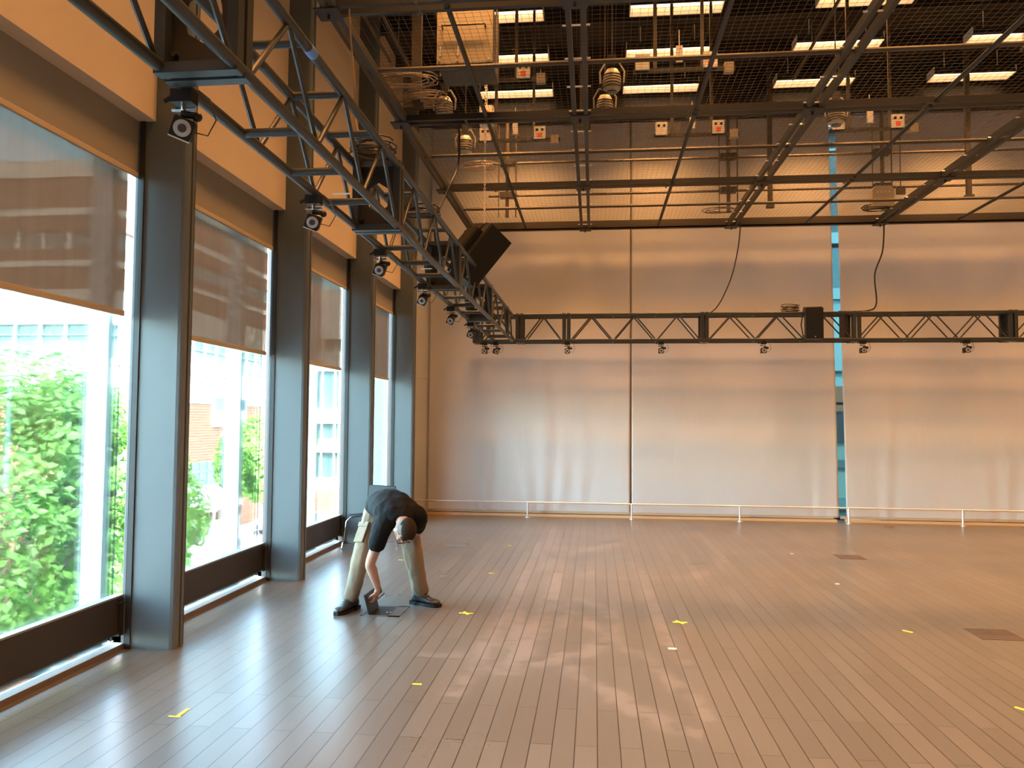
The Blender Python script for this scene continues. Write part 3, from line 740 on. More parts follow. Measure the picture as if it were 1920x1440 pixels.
# tracking cameras below the trusses
def ring_cam():
    o = thing('tracking_camera', (0, 0, 0))
    MB().box(-.045, .045, -.03, .03, -.055, .0).tube([(-.05, 0, -.02), (-.085, 0, -.04)], .010, 8).build('clamp', M['plastic'], o)
    MB().tube([(0, 0, -.05), (.0, 0, -.08), (.02, 0, -.10)], .012, 8).tube([(-.05, 0, -.078), (.05, 0, -.078)], .008, 6).build('swivel_joint', M['chrome'], o, True)
    MB().tube([(.0, -.01, -.10), (.06, -.01, -.11)], .015, 8).ell((.065, -.01, -.115), (.02, .02, .02)).build('tilt_knob', M['plastic'], o, True)
    h = thing('camera_head', (0, 0, -.16)); h.parent = o
    bdy = MB().cbox(-.042, .042, -.05, .05, -.042, .042, .006).build('camera_body', M['plastic'], None); bdy.parent = o; bdy.location = (0, 0, -.16); 
    bpy.data.objects.remove(h)
    MB().disc((0, -.05, 0), (0, -1, 0), .034, .004, 24, .017).build('ring_light', M['ring'], bdy)
    MB().disc((0, -.05, 0), (0, -1, 0), .016, .010, 16).build('lens', M['lens'], bdy)
    MB().box(-.042, .042, -.048, -.04, -.047, -.042).build('lower_edge_strip', M['rail'], bdy)
    pts = [(.02, .03, -.16), (.09, .03, -.18), (.13, .02, -.12), (.10, .02, -.03), (.05, .02, .01)]
    MB().tube(pts, .003, 5).build('lead', M['cable'], o, True)
    return o
rc = ring_cam(); n = 0
cams = [(1.75, 2.96, .5, .55, 'tracking camera with ring light under the side truss, nearest and largest'), (1.75, 4.44, .35, .6, 'second tracking camera along the side truss above the second column'),
        (1.75, 5.90, .2, .6, 'third tracking camera along the side truss, before the speaker'), (1.75, 7.42, .2, .7, 'fourth tracking camera along the side truss'),
        (1.75, 8.92, .2, .7, 'fifth tracking camera along the side truss'), (1.75, 10.38, .3, .7, 'sixth tracking camera on the side truss, last before the corner'),
        (1.58, 12.96, 0, 0, 'tracking camera under the back truss at its left end, facing forward'), (1.77, 12.96, .4, .4, 'tilted tracking camera under the truss corner'),
        (2.98, 12.96, 0, 0, 'tracking camera under the back truss at its first tall frame'), (4.53, 12.96, 0, 0, 'tracking camera under the back truss right of the curtain seam'),
        (6.18, 12.96, 0, 0, 'tracking camera under the back truss left of its speaker'), (7.74, 12.96, 0, 0, 'tracking camera under the back truss just right of the teal gap'), (9.32, 12.96, 0, 0, 'tracking camera under the back truss nearest the right edge')]
for (x, y, rz, tilt, lb) in cams:
    o = rc if n == 0 else copy_tree(rc)
    o.location = (x, y, TZ - .02); tag(o, lb, 'camera', 'tracking cameras clamped under the trusses')
    hd = [c for c in o.children if c.name.startswith('camera_body')][0]
    hd.rotation_euler = (tilt * .5, tilt * .55, rz)
    n += 1

# speakers
def speaker_mesh(w, h, d, name, label, loc, rot, tap=.22):
    o = thing(name, loc, label, 'speaker'); o.rotation_euler = rot
    pr = [(-w / 2, 0), (w / 2, 0), (w / 2, d * .55), (w / 2 - tap * w, d), (-w / 2 + tap * w, d), (-w / 2, d * .55)]
    MB().prism(pr, 2, -h / 2, h / 2).build('cabinet', M['speaker'], o)
    MB().cbox(-w / 2 + .01, w / 2 - .01, -.018, 0, -h / 2 + .012, h / 2 - .012, .006).build('grille', M['grille'], o)
    MB().tube([(-w / 2, d * .4, -h / 2 - .02), (-w / 2, d * .4 + .05, -h / 2 - .02), (-w / 2, d + .1, 0), (-w / 2, d * .4 + .05, h / 2 + .02), (w / 2, d * .4, h / 2 + .02)], .010, 6).build('yoke', M['grid'], o)
    MB().disc((0, -.018, -h / 2 + .03), (0, -1, 0), .01, .004, 10).build('badge', M['rail'], o)
    return o
speaker_mesh(.27, .50, .20, 'wall_speaker', 'upright black loudspeaker mounted on the front of the back truss', (6.93, 12.72, 3.26), (0, 0, 0), .1)
o = speaker_mesh(.34, .70, .36, 'tilted_speaker', 'large tilted black loudspeaker hanging beside the side truss', (2.15, 8.8, 3.57), (0, 0, 0))
o.rotation_euler = Matrix(((1, 0, 0), (0, 1, 0), (0, 0, 1))).to_euler()
o.rotation_euler = (math.radians(12), math.radians(36), math.radians(128 - 90))
MB().cbox(-.26, -.12, .06, .40, -.20, .22, .02).build('rear_mount', M['plastic'], o)

# ---------------------------------------------------------------- floor boxes, tape
def floor_box(x0, x1, y0, y1, label, mat, open_=False):
    cx, cy = (x0 + x1) / 2, (y0 + y1) / 2; w, d = (x1 - x0) / 2, (y1 - y0) / 2
    o = thing('floor_box', (cx, cy, 0), label, 'floor box', 'floor boxes')
    if not open_:
        MB().box(-w, w, -d, d, 0, .003).build('cover', mat, o)
        MB().box(-w, w, -.003, .0, .003, .0036).box(-.04, .02, d * .3, d * .36, .003, .0036).build('cover_slot', M['black'], o)
    else:
        fr = MB().box(-w, w, -d, -d + .025, 0, .004).box(-w, w, d - .025, d, 0, .004).box(-w, -w + .02, -d, d, 0, .004).box(w - .10, w, -d, d, 0, .004)
        fr.build('cover_frame', M['boxlid'], o)
        MB().box(-w + .02, w - .10, -d + .025, d - .025, .0012, .0022).build('opening', M['black'], o)
        MB().box(.06, .085, -.10, -.07, .0022, .014).disc((.04, -.09, .002), (0, 0, 1), .012, .012, 10).build('socket', M['chrome'], o)
        lid = MB().box(-.006, .006, -.14, .14, 0, .17).build('lid', M['plastic'], o); lid.location = (-w + .075, -.02, .003); lid.rotation_euler = (0, -.28, 0)
        MB().box(-.0085, -.006, -.13, -.09, .02, .06).box(-.0085, -.006, -.13, -.09, .13, .155).build('tan_pad', M['boxwood'], lid)
        fl = MB().box(-.005, .005, -.045, .045, 0, .095).build('cable_flap', M['plastic'], o); fl.location = (-w + .125, .0, .15); fl.rotation_euler = (0, -.3, 0)
        MB().tube([(-w + .10, 0, .1), (-w + .16, 0, .155)], .005, 6).build('flap_hinge', M['plastic'], o)
    return o
floor_box(1.46, 1.80, 6.47, 6.83, 'open floor box with raised black lid under the bending man', M['boxlid'], True)
floor_box(1.49, 1.77, 10.12, 10.40, 'closed grey floor box right of the man, near the windows', M['boxlid'])
floor_box(6.44, 6.75, 9.95, 10.27, 'closed brown floor box in front of the teal curtain gap', M['boxwood'])
floor_box(6.41, 6.74, 6.40, 6.72, 'closed brown floor box near the right edge, largest in view', M['boxwood'])
def un(px, py):
    r = Vector((px - 960, py - 720, F)); w_ = Vector((bX.dot(r), bY.dot(r), bZ.dot(r))); t = -1.65 / w_.z
    return Vector((3.43 + w_.x * t, w_.y * t, 0))
tapes = [((332, 1344), 'v', 'yellow tape tick on the floor at the lower left'), ((782, 1283), 'i', 'yellow tape dash at the lower centre left'), ((874, 1150), 'x', 'yellow tape cross right of the boot'), ((1275, 1167), 'x', 'yellow tape cross in the middle of the floor'),
         ((921, 1075), 'i', 'small yellow tape dash behind the nearer cross'), ((955, 1023), 'i', 'tiny yellow tape dash toward the curtain'), ((1702, 1184), 'd', 'yellow tape scrap left of the largest brown floor box'), ((1917, 1330), 'd', 'yellow tape scrap at the right edge'), ((752, 1050), 'i', 'yellow tape dash behind the man between his legs'), ((1261, 1217), 'w', 'pale smudge of tape left of centre on the floor')]
for (p, k_, lb) in tapes:
    c = un(*p); mb = MB()
    if k_ == 'x': mb.box(-.06, .06, -.012, .012, .0005, .0022); mb.box(-.012, .012, -.055, .055, .0005, .0026, Matrix.Rotation(.5, 4, 'Z'))
    elif k_ == 'v': mb.box(-.05, .02, -.008, .008, .0005, .002); mb.box(-.012, .012, .0, .12, .0005, .002, Matrix.Rotation(-.0, 4, 'Z'))
    elif k_ == 'i': mb.box(-.03, .03, -.011, .011, .0005, .002)
    elif k_ == 'w': mb.box(-.03, .03, -.01, .03, .0005, .001)
    else: mb.box(-.04, .04, -.012, .012, .0005, .002, Matrix.Rotation(-.9, 4, 'Z'))
    o = mb.build('tape_mark', M['tape'] if k_ == 'w' else M['yellow'], None); o.location = c; tag(o, lb, 'tape', 'tape marks on the floor')
for p, lb in (((1485, 1038), 'tiny white fleck of tape left of the far brown floor box'), ((1570, 1095), 'tiny white fleck of tape below the far brown floor box')):
    o = MB().box(-.02, .02, -.02, .02, .0005, .002).build('tape_mark', M['tape'], None); o.location = un(*p); tag(o, lb, 'tape', 'tape marks on the floor')

# ---------------------------------------------------------------- chair
ch = thing('side_chair', (.55, 9.84, 0), 'black shell chair with thin chrome legs behind the man', 'chair')
pts = []
prof = [(-.22, .435), (-.16, .425), (0, .418), (.12, .415), (.17, .43), (.20, .48), (.22, .58), (.245, .70), (.26, .80)]
# shell runs along local y: seat front at -y, back rises at +y
mb = MB(); rings = []
nw = 14
for (yy, zz), hw in zip(prof, (.21, .215, .22, .22, .22, .22, .222, .225, .225)):
    rings.append([Vector(((-1 + 2 * k / nw) * hw, yy - .012 * (1 - (2 * k / nw - 1) ** 2) * (1 if zz > .45 else 0), zz + (.012 * (2 * k / nw - 1) ** 2 if zz < .45 else 0))) for k in range(nw + 1)])
n1 = nw + 1
vs = [v for r in rings for v in r]; fs = [(i * n1 + k, i * n1 + k + 1, (i + 1) * n1 + k + 1, (i + 1) * n1 + k) for i in range(len(rings) - 1) for k in range(nw)]
mb.add(vs, fs); sh = mb.build('seat_shell', P('chair_shell', (.008, .008, .009), .6, spec=.25), ch, True); md = sh.modifiers.new('s', 'SOLIDIFY'); md.thickness = .009
md = sh.modifiers.new('b', 'SUBSURF'); md.levels = 1; md.render_levels = 1
for sx in (-1, 1):
    MB().tube([(sx * .14, .0, .405), (sx * .20, -.16, .40), (sx * .225, -.20, .36), (sx * .255, -.25, 0.0)], .009, 8).build('leg', M['chrome'], ch, True)
    MB().tube([(sx * .14, .02, .405), (sx * .20, .16, .40), (sx * .225, .20, .36), (sx * .255, .25, 0.0)], .009, 8).build('leg', M['chrome'], ch, True)
MB().tube([(-.2, 0, .402), (.2, 0, .402)], .010, 8).tube([(.225, -.21, .09), (.225, .21, .09)], .006, 6).build('cross_bar', M['chrome'], ch, True)
ch.rotation_euler.z = math.radians(-22)

# ---------------------------------------------------------------- person
MAN = thing('person', (1.6, 6.75, 0), 'man in black shirt, khaki trousers and glasses bending down over the open floor box', 'person')
mo = Vector((1.6, 6.75, 0))
def V(*a): return Vector(a)
def limb(mb, pts, radii, n=14, sq=None):
    P0 = [Vector(p) for p in pts]; out = []; ro = []
    for i in range(len(P0) - 1):
        a = P0[max(i - 1, 0)]; b = P0[i]; c = P0[i + 1]; d = P0[min(i + 2, len(P0) - 1)]
        for k in range(5):
            t = k / 5; out.append(.5 * ((2 * b) + (c - a) * t + (2 * a - 5 * b + 4 * c - d) * t * t + (3 * b - a - 3 * c + d) * t ** 3)); ro.append(radii[i] * (1 - t) + radii[i + 1] * t)
    out.append(P0[-1]); ro.append(radii[-1])
    mb.tube(out, ro, n); mb.ell(out[0], (ro[0],) * 3); mb.ell(out[-1], (ro[-1],) * 3)
R_hip, L_hip = V(1.48, 6.86, .83), V(1.68, 6.96, .84)
R_kn, L_kn = V(1.405, 6.66, .47), V(1.83, 6.83, .47)
R_an, L_an = V(1.325, 6.64, .10), V(1.875, 6.93, .10)
chest = V(1.70, 6.62, .88); waist = V(1.60, 6.80, .90); neck0 = V(1.80, 6.50, .83)
R_sh, L_sh = V(1.655, 6.46, .78), V(1.90, 6.62, .84)
R_el, R_wr = V(1.535, 6.50, .44), V(1.585, 6.56, .215)
L_el = V(1.86, 6.84, .66)
hc = V(1.848, 6.40, .735)
up_h = V(.62, -.66, -.02).normalized(); fw = V(.20, -.18, -.96); fw = (fw - up_h * fw.dot(up_h)).normalized(); rt = fw.cross(up_h).normalized()
HM = Matrix((rt, fw, up_h)).transposed().to_4x4(); HM.translation = hc
HR = HM.to_3x3().to_4x4()
# body: trunk, neck, head, arms, legs in one remeshed surface
mb = MB()
limb(mb, [waist + V(0, 0, -.04), chest, neck0], [.11, .115, .06])
limb(mb, [neck0, neck0.lerp(hc, .5), hc - up_h * .05], [.06, .056, .055])
limb(mb, [R_hip, R_kn, R_an], [.085, .055, .04]); limb(mb, [L_hip, L_kn, L_an], [.085, .055, .04])
limb(mb, [waist - V(.03, -.05, .05), R_hip], [.10, .09]); limb(mb, [waist - V(.03, -.05, .05), L_hip], [.10, .09])
limb(mb, [chest, R_sh, R_sh.lerp(R_el, .5) + V(.005, 0, 0), R_el, R_el.lerp(R_wr, .3) + V(-.004, 0, 0), R_el.lerp(R_wr, .75), R_wr], [.08, .055, .052, .043, .045, .033, .026])
limb(mb, [chest, L_sh, L_el, L_hip.lerp(L_kn, .62)], [.10, .06, .042, .03])
# head volumes (local: x right, y forward, z up)
def H(x, y, z): return HM @ Vector((x, y, z))
mb.ell(H(0, -.012, .035), (.074, .096, .085), HR, 20, 14)
mb.ell(H(0, .012, -.035), (.062, .078, .075), HR, 20, 14)
mb.ell(H(0, .055, -.085), (.035, .032, .028), HR)              # chin
mb.ell(H(0, .085, .022), (.048, .016, .012), HR)               # brow
mb.tube([H(0, .086, .012), H(0, .108, -.022), H(0, .100, -.034)], [.009, .015, .012], 8); mb.ell(H(0, .106, -.026), (.016, .014, .011), HR)
mb.ell(H(0, .086, -.058), (.024, .010, .006), HR); mb.ell(H(0, .085, -.067), (.022, .010, .006), HR)
for sx in (-1, 1):
    mb.ell(H(sx * .036, .070, -.022), (.024, .020, .020), HR)
    mb.ell(H(sx * .078, -.008, -.008), (.008, .020, .032), HR)
# right hand: palm and five curled fingers pinching the flap
hd = (V(1.565, 6.57, .12) - R_wr).normalized(); wr = R_wr
palm = wr + hd * .055; side = V(.25, .95, .05); side = (side - hd * side.dot(hd)).normalized(); nrm = hd.cross(side).normalized()
if nrm.x > 0: nrm = -nrm
mb.ell(palm, (.017, .040, .046), Matrix((nrm, side, hd)).transposed().to_4x4())
limb(mb, [wr, palm], [.026, .024])
for k, (off, ln) in enumerate(((-.030, .068), (-.010, .078), (.011, .074), (.030, .060))):
    b0 = palm + hd * .030 + side * off; d1 = (hd + nrm * .35).normalized(); d2 = (hd * .6 + nrm * .9).normalized(); d3 = (hd * .05 + nrm).normalized()
    p1 = b0 + d1 * ln * .45; p2 = p1 + d2 * ln * .32; p3 = p2 + d3 * ln * .26
    limb(mb, [b0, p1, p2, p3], [.0098, .009, .0084, .0072], 8)
t0 = palm - side * .030 - hd * .015; t1 = t0 - side * .016 + hd * .022 + nrm * .02; t2 = t1 + hd * .026 + nrm * .022
limb(mb, [t0, t1, t2], [.013, .0108, .0088], 8)
body = mb.build('body', M['skin'], MAN)
body.data.transform(Matrix.Translation(-mo))
baked(body, [('REMESH', dict(mode='VOXEL', voxel_size=.0048)), ('SMOOTH', dict(factor=.5, iterations=3))])
def cloth(mb, name, mat, vox=.009, it=4, wr_=.006, fr=9.0):
    o = mb.build(name, mat, MAN); o.data.transform(Matrix.Translation(-mo))
    baked(o, [('REMESH', dict(mode='VOXEL', voxel_size=vox)), ('SMOOTH', dict(factor=.6, iterations=it))])
    me = o.data
    for v in me.vertices:
        p = v.co; k = noise.noise(Vector((p.x * fr * 1.3, p.y * fr, p.z * fr * .55))) + .5 * noise.noise(Vector((p.x * fr * 2.5, p.y * fr * 2, p.z * fr * 1.3 + 5)))
        v.co = p + v.normal * k * wr_
    return o
# shirt
mb = MB()
back = V(.0, .0, 1)
def ring_e(c, d, a, b, upv, n=20):
    d = d.normalized(); s_ = d.cross(upv).normalized(); u_ = s_.cross(d).normalized()
    return [c + s_ * a * math.cos(2 * PI * k / n) + u_ * b * math.sin(2 * PI * k / n) for k in range(n)]
tr = [(V(1.515, 6.93, .835), .165, .13), (V(1.55, 6.88, .875), .185, .145), (V(1.60, 6.80, .90), .185, .148), (V(1.66, 6.70, .895), .195, .145), (V(1.73, 6.60, .87), .205, .135), (V(1.785, 6.52, .835), .17, .11), (V(1.81, 6.475, .80), .085, .075)]
rg = []
for i, (c, a, b) in enumerate(tr):
    d = tr[min(i + 1, len(tr) - 1)][0] - tr[max(i - 1, 0)][0]; rg.append(ring_e(c, d, a, b, V(0, 0, 1)))
mb.loft(rg)
limb(mb, [chest, R_sh + V(-.0, .03, .0), R_sh.lerp(R_el, .30), R_sh.lerp(R_el, .50) + V(-.0, 0, 0)], [.12, .092, .082, .080])
limb(mb, [chest, L_sh, L_sh.lerp(L_el, .6)], [.12, .085, .078])
mb.ell(V(1.50, 6.90, .82), (.12, .12, .11))
shirt = cloth(mb, 'shirt', M['shirt'], .009, 3, .007, 11)
mb = MB(); ctr = neck0 + (hc - neck0) * .18; mb.torus(ctr, (hc - neck0), .062, .012, 20, 8); o = mb.build('collar', M['shirt'], shirt, True); o.data.transform(Matrix.Translation(-mo))
# trousers
mb = MB()
limb(mb, [V(1.50, 6.93, .83), R_hip + V(-.01, -.02, -.02), R_hip.lerp(R_kn, .5), R_kn, R_kn.lerp(R_an, .5), R_an + V(0, 0, .02)], [.125, .110, .095, .080, .072, .070])
limb(mb, [V(1.58, 6.95, .83), L_hip + V(.01, -.0, -.02), L_hip.lerp(L_kn, .5) + V(.02, -.02, 0), L_kn, L_kn.lerp(L_an, .5), L_an + V(0, 0, .04)], [.13, .112, .100, .084, .076, .078])
trs = cloth(mb, 'trousers', M['tan'], .009, 3, .009, 10)
# cargo pocket on his right thigh, seams
def onleg(a, b, t, ang, r): 
    c = a.lerp(b, t); d = (b - a).normalized(); s_ = V(-math.cos(ang), -math.sin(ang), 0); s_ = (s_ - d * s_.dot(d)).normalized(); return c + s_ * r, d, s_
c_, d_, s_ = onleg(R_hip, R_kn, .55, math.radians(62), .088)
t_ = d_.cross(s_).normalized(); PM = Matrix((t_, s_, -d_)).transposed().to_4x4(); PM.translation = c_ - mo
pk = MB().cbox(-.055, .055, -.012, .012, -.10, .075, .005, PM).build('cargo_pocket', M['tan'], trs, True)
MB().box(-.058, .058, -.016, .018, .045, .085, PM).build('pocket_flap', M['tan'], pk)
# belt
mb = MB(); rgb = ring_e(V(1.515, 6.94, .80) - mo, V(.45, -.5, .4), .155, .13, V(0, 0, 1), 24); mb.tube(rgb + [rgb[0]], .012, 6, False); mb.build('belt', M['boot'], trs, True)
# boots
def boot(an, ang, name='boot'):
    o = thing(name, an - mo + V(0, 0, -an.z)); o.parent = MAN; o.rotation_euler.z = ang
    # local: toe towards -y
    secs = [(.085, .030, .035, .100), (.07, .040, .04, .115), (.03, .043, .05, .13), (-.02, .044, .05, .125), (-.07, .048, .04, .088), (-.12, .053, .035, .070), (-.165, .050, .03, .064), (-.195, .036, .028, .052), (-.21, .015, .026, .038)]
    rings = []
    for (y, hw, zl, zt) in secs:
        r = []
        for k in range(16):
            t = 2 * PI * k / 16; zc = (.022 + zt) / 2; r.append(Vector((hw * math.cos(t) * (1.08 if math.sin(t) < 0 else 1), y, zc + (zt - .022) / 2 * math.sin(t) * (1 if math.sin(t) > 0 else 1))))
        rings.append(r)
    mb = MB().loft(rings)
    mb.tube([(0, .03, .07), (0, .025, .13), (0, .03, .185)], [.052, .050, .052], 16)
    up_ = mb.build('upper', M['boot'], o)
    baked(up_, [('REMESH', dict(mode='VOXEL', voxel_size=.006)), ('SMOOTH', dict(factor=.6, iterations=5))])
    out = [(.095, .022), (.09, .038), (.04, .045), (-.02, .042), (-.08, .052), (-.14, .056), (-.185, .046), (-.215, .022)]
    prof = [(x, y) for y, x in out] + [(-x, y) for y, x in reversed(out)]
    MB().prism(prof, 2, 0.0, .028).box(-.04, .04, .02, .092, .0, .034).build('sole', M['plastic'], o)
    mb = MB()
    for i in range(5): mb.tube([(-.03, -.035 - i * .018 + .03, .142 - i * .014), (0, -.045 - i * .018 + .03, .15 - i * .014), (.03, -.035 - i * .018 + .03, .142 - i * .014)], .0035, 5)
    mb.build('laces', M['lace'], o, True)
boot(R_an, math.radians(-18)); boot(L_an, math.radians(68))
# hair: brown top, grey sides
def hairshell(name, mat, cond, off, parent):
    N1, N2 = 36, 24; vs = []; idx = {}; fs = []
    for j in range(N2 + 1):
        for i in range(N1):
            th = PI * j / N2; ph = 2 * PI * i / N1
            l = Vector((math.sin(th) * math.cos(ph), math.sin(th) * math.sin(ph), math.cos(th)))
            p = Vector((l.x * (.076 + off), -.012 + l.y * (.098 + off), .035 + l.z * (.087 + off)))
            if p.z < .035: p.x *= 1 - .12 * (.035 - p.z) / .09
            idx[(j, i)] = len(vs); vs.append(H(*p) - mo + V(0, 0, 0))
    for j in range(N2):
        for i in range(N1):
            th = PI * (j + .5) / N2; ph = 2 * PI * (i + .5) / N1; l = Vector((math.sin(th) * math.cos(ph), math.sin(th) * math.sin(ph), math.cos(th)))
            if cond(l): fs.append((idx[(j, i)], idx[(j, (i + 1) % N1)], idx[(j + 1, (i + 1) % N1)], idx[(j + 1, i)]))
    mb = MB(); mb.add(vs, fs); o = mb.build(name, mat, parent, True); md = o.modifiers.new('s', 'SOLIDIFY'); md.thickness = .006; md.offset = -.5
    return o
hair = hairshell('hair', M['hair'], lambda l: l.z > .30 and l.y < .80 - .35 * l.z + .15 and abs(l.x) < .80 or (l.z > .55 and l.y < .62), .008, MAN)
hairshell('grey_sides', M['greyhair'], lambda l: (l.z > -.55 and l.y < .28 + .25 * l.z) and not (l.y > -.15 and l.z < -.15), .001, hair)['label'] = 'short grey hair at the sides'
gl_ = MB()
for sx in (-1, 1):
    gl_.torus(H(sx * .034, .103, .0), HR @ V(0, 1, 0), .024, .0018, 20, 5)
    gl_.tube([H(sx * .058, .10, .004), H(sx * .078, .06, .006), H(sx * .080, -.01, .008)], .0018, 5)
gl_.tube([H(-.010, .106, .004), H(.010, .106, .004)], .0018, 5)
o = gl_.build('glasses', M['plastic'], MAN, True); o.data.transform(Matrix.Translation(-mo))
lz = MB()
for sx in (-1, 1): lz.disc(H(sx * .034, .103, 0), HR @ V(0, 1, 0), .0225, .0008, 18)
x_ = lz.build('glasses_lens', M['glass'], o); x_.data.transform(Matrix.Translation(-mo))

# ---------------------------------------------------------------- outdoors
GRD = -5.5
struct(MB().box(-90, 60, -40, 140, GRD - .5, GRD).build('trim_6', M['asphalt']))
o = MB().box(-19.85, -17.8, 34, 58.5, GRD, GRD + .15).build('sidewalk', M['sidewalk']); tag(o, 'bright sunlit sidewalk below the brick building', 'sidewalk')
o = MB().box(-3.8, -.6, -20, 58.5, GRD, GRD + .15).build('sidewalk', M['sidewalk']); tag(o, 'near sidewalk along the foot of the window wall', 'sidewalk')

B = thing('brick_building', (-20, 35.3, GRD), 'orange brick building across the street with white window bands and awning', 'building')
bo = Vector((-20, 35.3, GRD))
def bb(mb, name, mat, par=B):
    o = mb.build(name, mat, par); 
    o.data.transform(Matrix.Translation(-bo)); return o
mb = MB()
FX = -20
# facade along the street, ground floor recessed between y 40 and 46
mb.box(-60, FX, 35.3, 60, -1.0, 4.6); mb.box(-60, FX, 35.3, 60, 6.35, 10.05); mb.box(-60, FX, 35.3, 60, 11.0, 14.4)
mb.box(-34, FX, 35.3, 40.0, GRD, -1); mb.box(-34, FX, 46.6, 60, GRD, -1); mb.box(-34, -22.5, 40, 46.6, GRD, -1); mb.box(-60, -34, 35.3, 60, GRD, -1.0)
mb.box(-21.2, -20.1, 46.2, 47.4, GRD, -1)
mb.box(-60, -20.6, 35.95, 60, 4.6, 6.35); mb.box(-60, -20.6, 35.95, 60, 10.05, 11.0)
bb(mb, 'brick_wall', M['brick'])
bb(MB().box(-60, FX + .06, 35.2, 60, 4.25, 4.6).box(-60, FX + .06, 35.2, 60, 2.6, 4.3).box(-60, FX + .08, 35.2, 60, 6.3, 8.0).box(-60, FX + .1, 35.15, 60, 13.6, 14.45).box(-60, FX + .05, 35.22, 60, 9.15, 9.45).box(-60, FX + .05, 35.22, 60, 11.7, 12.05), 'stone_band', M['stone'])
bb(MB().box(-20.6, FX - .25, 35.9, 60, 4.6, 6.35).box(-60, -20.3, 35.6, 35.92, 4.6, 6.35).box(-60, -20.3, 35.6, 35.92, 10.05, 11.0).box(-20.6, FX - .25, 35.9, 60, 10.05, 11.0), 'window_glazing', M['curtainpale'])
for k in range(16):
    x = -21.2 - k * 1.35
    f = bb(MB().box(x - .06, x + .06, 35.45, 35.62, 4.6, 6.35).box(x - .06, x + .06, 35.45, 35.62, 10.05, 11.0), 'window_mullion', M['white_clad'])
for k in range(17):
    y = 36.2 + k * 1.42
    bb(MB().box(FX - .28, FX - .1, y - .07, y + .07, 4.6, 6.35), 'window_mullion', M['white_clad'])
bb(MB().box(-60, FX - .1, 35.42, 35.6, 5.75, 5.83).box(FX - .28, FX - .08, 35.6, 60, 5.75, 5.83), 'window_transom', M['tealframe'])
# small window pairs
for (ya, yb, z0, z1) in ((45.6, 47.1, 1.35, 3.0), (48.6, 49.9, 1.35, 3.0), (54.2, 55.6, 1.3, 3.1)):
    fr = bb(MB().box(FX, FX + .12, ya - .12, yb + .12, z0 - .15, z1 + .12), 'window_surround', M['stone'])
    bb(MB().box(FX + .12, FX + .15, ya, yb, (z0 + z1) / 2 + .1, z1), 'window_pane', M['darkopen'], fr)
    bb(MB().box(FX + .12, FX + .15, ya, yb, z0, (z0 + z1) / 2), 'window_blind', M['white_clad'], fr)
fr = bb(MB().box(FX, FX + .05, 43.2, 46.1, -2.35, -.9), 'loggia_window', M['darkopen'])
bb(MB().box(FX + .05, FX + .12, 43.2, 46.1, -1.5, -1.38).box(FX + .05, FX + .12, 44.1, 44.25, -2.35, -.9).box(FX + .05, FX + .12, 45.0, 45.15, -2.35, -.9), 'teal_frame', M['tealframe'], fr)
bb(MB().prism([(FX, -2.3), (FX + 1.6, -3.35), (FX + 1.6, -3.6), (FX, -3.4)], 1, 42.2, 46.6), 'awning', M['awning'])
bb(MB().box(-21.4, -19.9, 46.0, 49.5, GRD, GRD + .9), 'stone_plinth', M['stone'])
# prism profile above used (x,z) with extrusion along y

C = thing('white_building', (-11, 60, GRD), 'white and glass banded building closing the far end of the street', 'building')
bo2 = Vector((-11, 60, GRD))
def cc(mb, name, mat):
    o = mb.build(name, mat, C); o.data.transform(Matrix.Translation(-bo2)); return o
cc(MB().box(-19.5, 0, 60.3, 70, GRD, 12), 'glass_wall', M['curtainpale'])
for (z0, z1) in ((8.2, 12.2), (5.6, 7.2), (1.4, 2.6), (-.9, 0.2), (-3.9, -2.9)):
    cc(MB().box(-19.6, 0, 59.95, 60.3, z0, z1), 'white_slab', M['white_clad'])
cc(MB().box(-19.6, 0, 59.98, 60.3, GRD, -3.9), 'orange_base', P('orange_panel', (.65, .25, .12), .7))
for k in range(10): cc(MB().box(-19.4 + k * 1.05, -19.3 + k * 1.05, 60.1, 60.3, GRD, 8.2), 'mullion', M['white_clad'])
cc(MB().box(-14.6, 0, 59.0, 59.96, -4, 12), 'white_bay', M['white_clad'])
cc(MB().box(-15.6, 0, 58.95, 59.1, -1.2, .2), 'pale_panel', M['stone'])

D = thing('teal_building', (12, 24, GRD), 'banded teal glass facade glimpsed through the curtain gap', 'building')
def zz(py): return 1.65 + (798 - py) / 1450 * 24.0
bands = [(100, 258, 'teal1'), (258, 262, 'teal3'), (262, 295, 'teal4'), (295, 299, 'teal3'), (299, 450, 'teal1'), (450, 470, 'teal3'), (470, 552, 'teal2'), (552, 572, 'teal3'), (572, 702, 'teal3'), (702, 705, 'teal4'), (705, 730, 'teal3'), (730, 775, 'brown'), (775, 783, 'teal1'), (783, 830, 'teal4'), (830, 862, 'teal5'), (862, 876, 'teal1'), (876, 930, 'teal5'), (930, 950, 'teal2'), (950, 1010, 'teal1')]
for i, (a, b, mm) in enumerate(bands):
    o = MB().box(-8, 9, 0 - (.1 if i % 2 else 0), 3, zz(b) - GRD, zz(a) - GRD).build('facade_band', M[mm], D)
MB().box(-8, 9, .05, 3, 0, zz(1010) - GRD).build('facade_base', M['teal1'], D)

